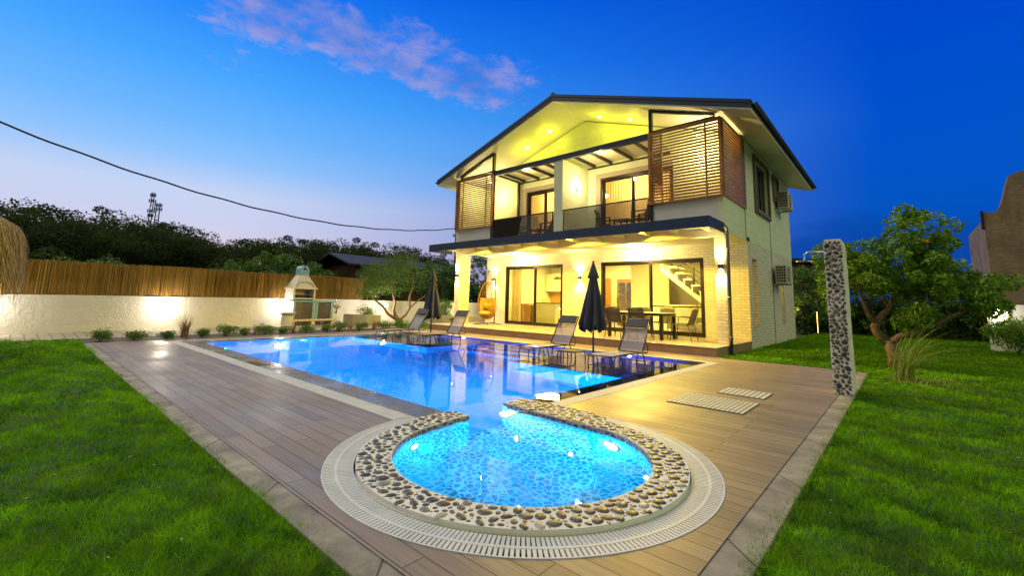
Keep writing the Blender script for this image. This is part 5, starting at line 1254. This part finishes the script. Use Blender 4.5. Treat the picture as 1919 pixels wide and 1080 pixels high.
t = thing('washbasin', 'cream ceramic basin with curved pipe mounted on the wall right of the barbecue', 'washbasin', (-17.6, 9.15, .8)); c = gp+gd*2.15+gn*(-.18)
MB().lathe([(.05, .62), (.12, .66), (.20, .74), (.22, .80), (.205, .80), (.17, .74), (.001, .68)], (c.x, c.y, 0), 20).build('bowl', 'grill_white', t, smooth=True)
m = MB(); m.tube([(c.x, c.y, .62), (c.x, c.y, .5), (c.x-.05, c.y+.02, .44), (c.x-.13, c.y+.02, .47)], .028, 8); m.build('waste_pipe', 'bark', t, smooth=True)
m = MB(); m.tube([(c.x-.16, c.y, .82), (c.x-.16, c.y, 1.0), (c.x-.05, c.y, 1.03), (c.x-.03, c.y, .98)], .012, 6); m.build('tap', 'chrome', t, smooth=True)
t = thing('stone_basin', 'shallow grey stone bowl resting on a short cream pedestal left of the barbecue', 'basin', (-17.0, 6.75, 0))
MB().lathe([(.20, 0), (.19, .38)], (-17.05, 6.72, 0), 20).build('pedestal', 'garden_plaster', t)
MB().lathe([(.12, .385), (.22, .41), (.30, .49), (.29, .50), (.20, .44), (.001, .42)], (-17.05, 6.72, 0), 24).build('bowl', 'bucket_tin', t, smooth=True)

# planters near the olive tree
def bowedplanter(pts, z, label, soil=True):
    t = thing('planter', label, 'planter', (pts[0][0], pts[0][1], 0), 'low rendered planter walls'); m = MB()
    for i in range(len(pts)-1):
        a = Vector((*pts[i], 0)); b_ = Vector((*pts[i+1], 0)); d = (b_-a).normalized(); n_ = Vector((-d.y, d.x, 0))*.16
        m.hexa([(a.x, a.y, -.05), (b_.x, b_.y, -.05), (b_.x+n_.x, b_.y+n_.y, -.05), (a.x+n_.x, a.y+n_.y, -.05)], [(a.x, a.y, z), (b_.x, b_.y, z), (b_.x+n_.x, b_.y+n_.y, z), (a.x+n_.x, a.y+n_.y, z)])
    m.build('planter_wall', 'planter_grey', t)
bowedplanter([(-17.9, 9.35), (-17.4, 9.5), (-16.9, 9.85), (-16.6, 10.35)], .40, 'curved grey planter wall left of the olive tree')
bowedplanter([(-15.9, 12.4), (-15.2, 13.2), (-13.7, 14.9)], .42, 'straight grey planter wall behind the far loungers')

# =================================================================== PLANTS
def bush(name, label, c, r, h, nleaf, size, mat, group=None, cat='bush', stem=True, asp=.45):
    t = thing(name, label, cat, c, group); n = max(5, int(nleaf/45)); P_ = rng.normal(size=(n, 3)); P_ /= np.linalg.norm(P_, axis=1)[:, None]
    P_ = P_*rng.uniform(.35, .95, (n, 1))*np.array([r*.8, r*.8, h*.42])+np.array([c[0], c[1], c[2]+h*.52])
    leaves('foliage', clumps(P_, int(nleaf/n), r*.30, .8), size, mat, t, asp)
    m = MB()
    for i in range(4): a = rng.uniform(0, 6.28); m.tube([(c[0], c[1], c[2]-.02), (c[0]+.3*r*math.cos(a), c[1]+.3*r*math.sin(a), c[2]+h*.5)], [.012, .005], 5)
    m.build('stem', 'bark_dark', t); return t
HB = ((1.35, .26, .17), (1.95, .24, .12), (2.55, .20, .11), (3.30, .18, .15), (3.85, .28, .20), (4.30, .16, .13), (4.85, .30, .17), (5.35, .22, .13), (6.05, .24, .15), (6.75, .22, .15), (7.15, .26, .20), (7.95, .30, .19), (8.9, .32, .20), (9.65, .34, .22))
ORD = ('farthest left, at the lawn corner', 'second from the lawn corner', 'just left of the tallest dry grass tuft', 'sparse one just right of the tallest dry grass tuft', 'broad one under the first wall lamp', 'small dark one beside the broad one', 'with the two dry arching stalks', 'right of the arching stalks', 'before the bare reddish twigs', 'in front of the stone basin', 'in front of the barbecue', 'right of the barbecue, by the reddish tuft', 'under the olive tree, left one', 'under the olive tree, right one')
for (y, r, h), o in zip(HB, ORD):
    x = -13.25-(y-1)*.078
    bush('clipped_shrub', 'low green garden shrub '+o, (x-.18, y, -.01), r*1.25, h*1.6, int(1500*r/.25), .036, 'shrub_leaf', 'low shrubs along the pool bed', 'shrub')
def tuft(y, h, n, label, mat='dry_grass', lean=.5, x=None, w=.012, grp='dry ornamental grass tufts in the bed'):
    x = -13.25-(y-1)*.078-.2 if x is None else x; t = thing('ornamental_grass', label, 'ornamental grass', (x, y, 0), grp)
    p = np.stack([x+rng.normal(0, .03, n), y+rng.normal(0, .04, n), np.zeros(n)], 1)
    blades('stalks', p, rng.uniform(.45, 1, n)*h, w, mat, t, lean, seg=5); return t
tuft(2.92, .62, 110, 'tallest dry brown grass tuft below the first wall lamp', w=.014)
tuft(4.6, .55, 26, 'sparse dry stalks arching left and right in the bed', lean=1.1); tuft(5.65, .60, 40, 'bare reddish grass tuft before the second wall lamp', lean=.8)
tuft(7.55, .36, 60, 'short reddish tuft in front of the barbecue doors'); tuft(8.5, .45, 90, 'dark reddish tuft left of the curved planter')

def branch_tree(name, label, cat, base, segs, crown, nper, clr, size, mat, group=None, barkm='bark', asp=.45, flat=.8):
    """segs: list of (path, radii); crown: clump centres"""
    t = thing(name, label, cat, base, group); m = MB()
    for p, r in segs: m.tube(p, r, 9)
    m.build('trunk', barkm, t, smooth=True)
    leaves('crown', clumps(crown, nper, clr, flat), size, mat, t, asp); return t
def crownpts(c, rad, n, rmin=.35):
    P_ = rng.normal(size=(n, 3)); P_ /= np.linalg.norm(P_, axis=1)[:, None]; return P_*(rng.uniform(rmin**3, 1, (n, 1))**(1/3))*np.array(rad)+np.array(c)
# orange tree on the right lawn
ox_, oy_ = -.22, 11.66
def P3(x, z, y=0): return (x, oy_+y, z)
segs = [([P3(-.18, -.05), P3(-.20, .25), P3(-.26, .52, .02)], [.125, .10, .095]),
        ([P3(-.27, .46, .02), P3(-.42, .66, .0), P3(-.46, .78, 0), P3(-.34, 1.0, .05), P3(-.22, 1.15, .1), P3(-.10, 1.45, .12), P3(.02, 1.9, .1)], [.085, .078, .078, .065, .05, .035, .02]),
        ([P3(-.42, .84, 0), P3(-.55, 1.05, -.1), P3(-.62, 1.35, -.15), P3(-.7, 1.8, -.2)], [.05, .04, .028, .015]),
        ([P3(-.22, .50, .02), P3(-.05, .64, -.05), P3(.16, .70, -.1), P3(.55, .96, -.12), P3(.85, 1.15, -.1), P3(1.15, 1.22, -.1)], [.075, .062, .055, .042, .03, .015]),
        ([P3(.16, .70, -.1), P3(.30, 1.1, .2), P3(.35, 1.6, .3), P3(.30, 2.2, .3)], [.04, .032, .025, .012]),
        ([P3(-.20, 1.15, .1), P3(-.35, 1.5, .3), P3(-.5, 2.1, .3)], [.035, .025, .012]), ([P3(.02, 1.6, .1), P3(.2, 2.1, 0), P3(.3, 2.8, -.05)], [.025, .018, .008])]
cr = np.concatenate([crownpts((-.15, oy_, 1.95), (.95, .9, .62), 78, .3), crownpts((.30, oy_, 2.55), (.55, .5, .62), 30, .3), crownpts((.75, oy_-.1, 1.70), (.72, .7, .42), 30, .3), crownpts((-.95, oy_, 2.15), (.40, .5, .40), 22, .3), crownpts((-1.1, oy_+.1, 1.5), (.30, .4, .45), 14, .3), crownpts((1.15, oy_-.1, 1.35), (.35, .4, .22), 12, .3), crownpts((.15, oy_-.2, 1.05), (.35, .3, .25), 10, .3)])
ot = branch_tree('orange_tree', 'gnarled orange tree with forked trunk on the right lawn', 'tree', (ox_, oy_, 0), segs, cr, 105, .19, .092, 'citrus_leaf', asp=.45)
m = MB(); m.lathe([(.001, -.036), (.027, -.025), (.036, 0), (.027, .025), (.001, .036)], P3(.42, 2.42, -.45), 12); m.build('orange', 'orange_fruit', ot, smooth=True)
# long grass clump at its foot
t = thing('tall_grass_clump', 'clump of long arching pale grass at the foot of the orange tree', 'grass clump', (-.05, 9.7, 0))
n = 260; p = np.stack([-.06+rng.normal(0, .07, n), 9.7+rng.normal(0, .07, n), np.full(n, -.03)], 1)
blades('blades', p[:150], rng.uniform(.5, 1.25, 150), .012, 'long_grass', t, 1.15, seg=7, ang=rng.normal(-.05, .9, 150), curve=1.4)
blades('dry_base', np.concatenate([p[150:], np.stack([-.1+np.abs(rng.normal(0, .55, 120)), 9.7+rng.normal(0, .22, 120), np.full(120, -.02)], 1)]), rng.uniform(.05, .20, 230), .011, 'dry_leaf', t, 1.9, seg=4)
# olive tree
def Q3(x, y, z): return (x, y, z)
segs = [([(-16.9, 11.45, -.05), (-16.9, 11.42, .18), (-16.95, 11.3, .3)], [.12, .11, .10]),
        ([(-16.95, 11.3, .22), (-17.0, 10.95, .42), (-17.05, 10.7, .75), (-17.1, 10.35, 1.0), (-17.1, 10.0, 1.25)], [.07, .055, .045, .035, .02]),
        ([(-16.95, 11.35, .25), (-17.0, 11.22, .6), (-17.0, 11.28, .95), (-17.0, 11.12, 1.3), (-17.0, 11.1, 1.8)], [.075, .06, .05, .04, .02]),
        ([(-16.9, 11.45, .15), (-16.9, 11.8, .40), (-16.9, 12.0, .7), (-16.9, 11.95, 1.2), (-16.95, 12.15, 1.7), (-17, 12.2, 2.3)], [.08, .065, .058, .045, .03, .015]),
        ([(-16.9, 12.0, .7), (-16.8, 12.3, 1.0), (-16.7, 12.7, 1.3)], [.04, .03, .015])]
cr = np.concatenate([crownpts((-17.0, 11.15, 2.15), (1.1, 1.75, .85), 130, .25), crownpts((-17, 10.1, 1.6), (.8, 1.0, .55), 50, .25), crownpts((-17, 11.5, 2.85), (.7, .9, .5), 36, .2)])
branch_tree('olive_tree', 'multi stemmed tree with twisted branches behind the shrubs', 'tree', (-16.9, 11.45, 0), segs, cr, 46, .24, .08, 'olive_leaf', asp=.36)
# planting round the far lamps
bush('garden_bush', 'lit grey green bush in the curved planter by its lamp', (-17.4, 10.1, .1), .55, .75, 1500, .06, 'olive_leaf', 'bushes in the far corner')
bush('garden_bush', 'yellow green bush right of the olive trunk', (-16.0, 13.3, .0), .62, 1.25, 2200, .07, 'shrub_leaf', 'bushes in the far corner')
bush('garden_bush', 'bright bush beside the left front pillar', (-14.9, 15.2, .0), .7, 1.5, 2600, .07, 'shrub_leaf', 'bushes in the far corner')
bush('garden_bush', 'low dark bush behind the olive trunk', (-16.6, 12.6, .0), .6, .7, 1400, .06, 'olive_leaf', 'bushes in the far corner')
bush('rose_plant', 'slim upright plant at the left end of the terrace', (-13.75, 11.9, 0), .16, .62, 260, .05, 'shrub_leaf')

# tree prototypes for the background
def make_bg(name, label, h, r, nclump, per, size, mat, seed, cat='tree', group=None, shape=(1, 1, .55), barkm='bark_dark', zc=.62):
    t = thing(name, label, cat, (0, 0, 0), group); m = MB()
    m.tube([(0, 0, -.2), (.05*h*.3, 0, h*.3), (0, .02*h, h*.75)], [.035*h, .025*h, .01*h], 7)
    for i in range(5): a = rng.uniform(0, 6.28); m.tube([(0, 0, h*(.25+.08*i)), (r*.6*math.cos(a), r*.6*math.sin(a), h*(.5+.09*i))], [.014*h, .005*h], 5)
    m.build('trunk', barkm, t, smooth=True, off=False)
    c = crownpts((0, 0, h*zc), (r*shape[0]*.92, r*shape[1]*.92, h*shape[2]*.58), nclump, .1)
    leaves('crown', clumps(c, per, r*.31, .8), size, mat, t, .6); return t
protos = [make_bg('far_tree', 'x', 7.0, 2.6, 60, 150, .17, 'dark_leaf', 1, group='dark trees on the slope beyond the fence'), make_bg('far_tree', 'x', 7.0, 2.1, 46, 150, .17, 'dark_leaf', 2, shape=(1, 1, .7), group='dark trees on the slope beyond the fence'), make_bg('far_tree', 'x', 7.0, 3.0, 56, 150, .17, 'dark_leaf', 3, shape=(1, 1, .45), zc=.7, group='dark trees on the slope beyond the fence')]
sky_ = ((-1.4, 6.3), (-.6, 7.1), (.3, 7.3), (1.3, 6.6), (2.4, 6.7), (3.8, 6.7), (5.7, 7.1), (7.0, 6.9), (8.9, 6.5), (10.9, 6.0), (12.9, 6.1), (16.1, 7.0), (18.1, 6.6), (21.4, 6.8), (25.4, 7.6), (29.3, 7.2), (33.2, 7.2), (37.6, 6.6))
def ht(y): return float(np.interp(y, [a for a, b in sky_], [b for a, b in sky_]))
ORDI = 'first second third fourth fifth sixth seventh eighth ninth tenth eleventh twelfth thirteenth fourteenth fifteenth sixteenth seventeenth eighteenth nineteenth twentieth twenty-first twenty-second twenty-third twenty-fourth'.split()
y = -6.0; i = 0
while y < 38:
    for row, xx in enumerate((-45, -38)):
        k = (1, .80)[row]; yy = y*(1 if row == 0 else .845)+rng.uniform(-.5, .5); hh = (ht(y)*rng.uniform(.98, 1.13) if row == 0 else (ht(y)-1.1)*.845*rng.uniform(.85, 1.05)+1.1)
        loc = (xx+rng.uniform(-1.5, 1.5), yy, -.3); pz = protos[i % 3]; s = hh/7.0
        LB = 'dark silhouetted tree beyond the fence, '+ORDI[i//2]+' from the left in the '+('back' if row == 0 else 'front')+' row'
        if i < 3: pz.location = loc; pz.scale = (s*1.15, s*1.15, s); pz['label'] = LB; pz.rotation_euler = (0, 0, i)
        else: dup(pz, loc, LB, rng.uniform(0, 6.2), (s*1.15, s*1.15, s))
        i += 1
    y += 2.15
# undergrowth behind the fence reading as one mass
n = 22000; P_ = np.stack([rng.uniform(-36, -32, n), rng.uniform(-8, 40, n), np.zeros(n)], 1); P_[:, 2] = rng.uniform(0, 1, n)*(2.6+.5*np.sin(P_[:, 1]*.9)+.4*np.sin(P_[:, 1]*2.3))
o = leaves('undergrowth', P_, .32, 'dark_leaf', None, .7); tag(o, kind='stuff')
# lighter trees just beyond the fence
pl = make_bg('citrus_tree', 'x', 3.0, 1.15, 46, 60, .13, 'midgreen_leaf', 5, group='green trees just beyond the reed fence', shape=(1, 1, .62), zc=.66)
CT = ((-27.5, 8.0, 3.05, 'small green tree beyond the fence, left of the tall one'), (-27, 9.7, 3.65, 'tallest green tree beyond the fence, above the barbecue'), (-26, 11.3, 3.1, 'green tree beyond the fence, right of the barbecue hood'), (-24, .9, 2.35, 'low green tree beyond the fence near the thatched parasol'), (-24.5, 2.4, 2.45, 'low green tree beyond the fence under the masts'), (-24, 6.0, 2.3, 'low green tree beyond the middle of the fence'),
      (-21.5, 14.2, 3.3, 'dark green tree behind the olive, below the slate roof'), (-20.5, 16.5, 3.4, 'dark green tree behind the far parasol'), (-18.0, 18.6, 3.9, 'tall dark tree beside the house and utility pole'), (-16.2, 17.6, 2.9, 'dark tree seen between the left pillar and brick wall'), (-14.6, 19.5, 3.4, 'dark tree right behind the egg chair gap'))
for i, (x, y, h, lb) in enumerate(CT):
    s = h/3.0
    if i == 0: pl.location = (x, y, -.1); pl.scale = (s,)*3; pl['label'] = lb
    else: dup(pl, (x, y, -.1), lb, rng.uniform(0, 6), (s*(1.25 if i > 5 else 1.1), s*(1.25 if i > 5 else 1.1), s))
# dark planting on the far right boundary
pr_ = make_bg('boundary_tree', 'x', 3.0, 1.2, 44, 55, .14, 'midgreen_leaf', 6, group='dark trees along the right boundary', shape=(1, 1, .85), zc=.5)
BT = ((-3.6, 25.0, 3.4, 'dark tree right behind the villa corner'), (-2.3, 26.2, 3.2, 'dark tree behind the orange glowing lamp'), (-1.0, 25.5, 3.3, 'dark tree behind the shower wall'), (.6, 26.5, 3.0, 'dark tree behind the orange tree trunk'), (2.0, 27.5, 3.1, 'dark tree left of the white right boundary fence'), (-5.0, 29, 3.6, 'dark tree in the gap behind the villa'))
for i, (x, y, h, lb) in enumerate(BT):
    s = h/3.0
    if i == 0: pr_.location = (x, y, 0); pr_.scale = (s*1.1, s*1.1, s); pr_['label'] = lb
    else: dup(pr_, (x, y, 0), lb, i*1.3, (s*1.15, s*1.15, s))
hd = thing('boundary_hedge', 'long dark hedge closing the back of the right lawn', 'hedge', (-1, 26.3, 0))
P_ = np.stack([rng.uniform(-5.5, 4.5, 260), 26.2+rng.uniform(-.5, .5, 260), rng.uniform(.05, 1.55, 260)], 1); leaves('foliage', clumps(P_, 60, .32), .13, 'midgreen_leaf', hd, .6)
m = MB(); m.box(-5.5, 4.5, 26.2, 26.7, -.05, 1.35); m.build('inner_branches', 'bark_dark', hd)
bush('garden_bush', 'large glossy bush below the lamp at the right boundary', (2.35, 18.8, 0), .85, 1.05, 4200, .085, 'citrus_leaf', 'bushes on the right'); bush('garden_bush', 'low glossy bush at the right picture edge', (3.1, 17.6, 0), .7, .8, 2800, .085, 'citrus_leaf', 'bushes on the right')
bush('climbing_plant', 'slim plant climbing beside the right boundary lamp', (1.98, 19.75, .2), .18, 1.0, 260, .07, 'shrub_leaf')

# right boundary: white fence panel, lamp and neighbour's reed clad building
t = thing('white_fence', 'white panel fence with wooden stakes at the right picture edge', 'fence', (4, 20.2, 0))
m = MB(); m.box(1.95, 12, 20.2, 20.28, -.05, 1.40); m.build('panel', 'white_plaster', t)
for x in (2.42, 2.95, 3.5, 4.2): m = MB(); m.tube([(x-.12, 20.15, 0), (x, 20.15, 1.42)], .03, 6); m.build('stake', 'wood_pole', t)
walllamp((2.16, 20.18, 1.18), (0, -1, 0), 'white lamp on the right boundary fence', 16, (1, .93, .7))
t = thing('reed_clad_building', 'tall neighbouring building with curved brown reed clad top', 'building', (5, 24, 0))
A = [(2.55, 4.95), (2.75, 4.90), (2.90, 4.95), (3.02, 5.15), (3.12, 5.5), (3.22, 5.95), (3.30, 6.22), (3.42, 6.32), (4.2, 6.5), (5.5, 6.7), (9, 7)]
A = [(x-.02, z) for x, z in A]
m = MB(); m.prism([(2.53, 1.0)]+A+[(9, 1.0)], 'y', 24.0, 24.5); m.build('reed_cladding', 'reed_screen', t)
m = MB(); m.box(2.6, 9, 24.5, 30, 0, 4.8); m.build('building_body', 'reed_screen', t)
m = MB(); m.box(2.46, 2.525, 23.98, 24.2, 4.3, 5.0); m.build('corner_post', 'dark_frame', t)
t = thing('garden_lantern', 'orange glowing box lantern on the dark hedge behind the villa', 'lantern', (-3.9, 23.9, .95))
MB().box(-4.0, -3.78, 23.85, 24.0, .87, 1.07).build('lantern_glass', 'lamp_orange', t); MB().box(-4.12, -3.66, 23.8, 24.02, .79, .83).build('ledge', 'gunmetal', t); lamp('POINT', 'glow', (-3.9, 23.55, 1.0), 45, (1, .50, .10), t, .08)
t = thing('light_string', 'short vertical string of small warm bulbs in the dark hedge', 'string lights', (-2.9, 23.8, .8)); m = MB()
for i in range(11): m.lathe([(.001, -.018), (.016, 0), (.001, .018)], (-2.88, 23.7, .12+i*.085), 8)
m.build('bulbs', 'lamp_orange', t); m = MB(); m.tube([(-2.86, 23.72, 0), (-2.86, 23.72, 1.1)], .006, 5); m.build('wire', 'black_plastic', t)
t = thing('neighbour_house', 'dark low house roof glimpsed right of the villa', 'house', (-5.5, 38, 0)); MB().box(-9, -3.9, 36, 42, 0, 4.3).build('walls', 'neighbour_brick', t)
m = MB(); m.add([(-9.5, 35.6, 4.7), (-3.9, 35.6, 4.25), (-3.9, 43, 4.25), (-9.5, 43, 4.7), (-9.5, 35.6, 4.95), (-3.9, 35.6, 4.5), (-3.9, 43, 4.5), (-9.5, 43, 4.95)], [(3, 2, 1, 0), (4, 5, 6, 7), (0, 1, 5, 4), (1, 2, 6, 5), (2, 3, 7, 6), (3, 0, 4, 7)]); m.build('roof', 'roof_slate', t)
t = thing('neighbour_house', 'slate roofed brick house half hidden behind the olive tree', 'house', (-33, 21, 0))
MB().box(-38, -32.4, 17.6, 27, -.1, 3.75).build('walls', 'neighbour_brick', t)
m = MB(); m.add([(-31.6, 16.6, 3.75), (-31.6, 28, 3.75), (-35, 28, 4.75), (-35, 16.6, 4.75), (-31.6, 16.6, 3.62), (-31.6, 28, 3.62), (-35, 28, 4.62), (-35, 16.6, 4.62)], [(0, 1, 2, 3), (7, 6, 5, 4), (0, 4, 5, 1), (1, 5, 6, 2), (2, 6, 7, 3), (3, 7, 4, 0)])
m.add([(-38.4, 16.6, 3.75), (-38.4, 28, 3.75), (-35.01, 28, 4.74), (-35.01, 16.6, 4.74), (-38.4, 16.6, 3.62), (-38.4, 28, 3.62), (-35.01, 28, 4.61), (-35.01, 16.6, 4.61)], [(0, 1, 2, 3), (7, 6, 5, 4), (0, 4, 5, 1), (1, 5, 6, 2), (2, 6, 7, 3), (3, 7, 4, 0)]); m.build('roof', 'roof_slate', t)
m = MB()
for y in (19.4, 22.6): m.box(-32.39, -32.36, y, y+1.0, 2.3, 3.2)
m.build('window', 'window_brown', t)

# thatched parasol at the left edge
tx, ty = -12.4, -1.40
t = thing('thatched_parasol', 'golden thatched straw parasol at the left picture edge', 'thatched parasol', (tx, ty, 0))
m = MB(); m.tube([(tx, ty, -.05), (tx, ty, 2.5)], .06, 10); m.build('post', 'wood_pole', t)
m = MB(); m.lathe([(.001, 2.52), (.5, 2.46), (1.05, 2.34), (1.30, 2.18), (1.38, 1.9), (1.34, 1.5), (1.28, 1.5), (1.30, 1.9), (1.2, 2.15), (.9, 2.28), (.001, 2.42)], (tx, ty, 0), 40); m.build('straw_core', 'wood_pole', t)
n = 12000; a = rng.uniform(0, 2*np.pi, n); r0 = rng.uniform(.1, 1.34, n)**1; ln = rng.uniform(.4, 1.35, n); V = []
def thz(r): return np.interp(r, [0, .5, 1.05, 1.3, 1.42], [2.56, 2.50, 2.38, 2.22, 2.0])
for k in range(6):
    q = k/5; s_ = r0+ln*q; rr = np.minimum(s_, 1.34+.10*(1-np.exp(-(np.maximum(s_-1.34, 0))*2)))+rng.normal(0, .045, n)*q; over = np.maximum(s_-1.38, 0); z = thz(np.minimum(rr, 1.42))-over*1.0+rng.uniform(-.01, .03, n)
    aa = a+rng.normal(0, .02, n)*q; wv = .006*(1-.5*q)
    V += [np.stack([tx+rr*np.cos(aa-wv/np.maximum(rr, .2)), ty+rr*np.sin(aa-wv/np.maximum(rr, .2)), z], 1), np.stack([tx+rr*np.cos(aa+wv/np.maximum(rr, .2)), ty+rr*np.sin(aa+wv/np.maximum(rr, .2)), z], 1)]
V = np.stack(V, 1).reshape(-1, 3); base = (np.arange(n)*12)[:, None, None]
npmesh('thatch', V, (np.array([[2*k, 2*k+1, 2*k+3, 2*k+2] for k in range(5)])[None]+base).reshape(-1, 4), 'thatch', t, np.repeat(rng.uniform(0, 1, n), 12))

# masts, pole and cable
def mast(x, y, z, w_, label):
    t = thing('telecom_mast', label, 'mast', (x, y, 0), 'telecom masts on the horizon'); m = MB(); n = int(z/1.4)
    cs_ = [(w_, w_), (-w_, w_), (-w_, -w_), (w_, -w_)]
    for cx, cy in cs_: m.tube([(x+cx, y+cy, 0), (x+cx*.6, y+cy*.6, z)], .07, 4)
    for i in range(n):
        z0 = z*i/n; z1 = z*(i+1)/n; k = 1-.4*i/n
        for j in range(4): a, b_ = cs_[j], cs_[(j+1) % 4]; m.tube([(x+a[0]*k, y+a[1]*k, z0), (x+b_[0]*k, y+b_[1]*k, z1)], .035, 4)
    m.build('lattice', 'mast_steel', t)
    for zz_, rr in ((z-.8, .6), (z-2.4, .75), (z-5.2, .8), (z-6.4, .6)) if z > 27 else ((z-.6, .8), (z-1.7, .9)):
        m = MB()
        for a in range(0, 360, 60):
            cx, cy = x+rr*math.cos(R(a)), y+rr*math.sin(R(a)); m.box(cx-.06, cx+.06, cy-.08, cy+.08, zz_-.45, zz_+.45); m.tube([(x, y, zz_), (cx, cy, zz_)], .06, 4)
        m.build('antenna_ring', 'mast_steel', t)
mast(-150, 21.3, 28.1, .42, 'taller dark lattice mast with antennas above the treeline'); mast(-150, 22.7, 25.4, .6, 'shorter lattice mast just right of the taller one')
t = thing('utility_pole', 'thin dark utility pole left of the villa', 'pole', (-20, 17.3, 0)); m = MB(); m.tube([(-20, 17.3, 0), (-20, 17.3, 5.35)], [.11, .08], 10); m.build('pole', 'bark_dark', t)
m = MB(); m.tube([(-20.3, 17.3, 5.0), (-19.7, 17.3, 5.0)], .04, 6); m.tube([(-20.25, 17.3, 5.0), (-20.25, 17.3, 5.15)], .035, 6); m.build('crossarm', 'bark_dark', t)
t = thing('power_cable', 'black sagging cable from the upper left to the villa corner', 'cable', (-13.22, 11.42, 3.97)); m = MB(); A = Vector((-12.58, -1.0, 4.35)); B = Vector((-13.24, 11.40, 3.97))
m.tube([A+(B-A)*float(q)+Vector((0, 0, -3.2*q*(1-q)+.010*math.sin(q*60))) for q in np.linspace(-.5, 1, 90)], .020, 6); m.build('wire', 'cable', t)
t2 = MB(); t2.box(-13.26, -13.2, 11.37, 11.43, 3.90, 4.02); t2.build('wall_bracket', 'gunmetal', t)

# a few fallen leaves
n = 70; X = np.concatenate([rng.uniform(-6, -1.2, 30), rng.uniform(-.5, 1.6, 30), rng.uniform(-2.5, -.8, 10)]); Y = np.concatenate([rng.uniform(.1, 1.1, 30), rng.uniform(3, 11, 30), rng.uniform(4, 9, 10)])
Z = np.where((Y > 1.1) & (X < -.6), .008, .015); a = rng.uniform(0, 6.28, n); sz = rng.uniform(.010, .020, n)*np.where(rng.uniform(0, 1, n) < .5, .7, 1)
V = np.stack([np.stack([X+sz*np.cos(a+q)*k_, Y+sz*np.sin(a+q)*k_, Z+dz_], 1) for q, k_, dz_ in ((0, 1, 0), (1.57, .4, .004), (3.14, 1, .002), (4.71, .4, .005))], 1).reshape(-1, 3)
tag(npmesh('fallen_leaves', V, np.arange(4*n).reshape(-1, 4), 'dry_leaf', None, np.repeat(rng.uniform(0, 1, n), 4)), kind='stuff')
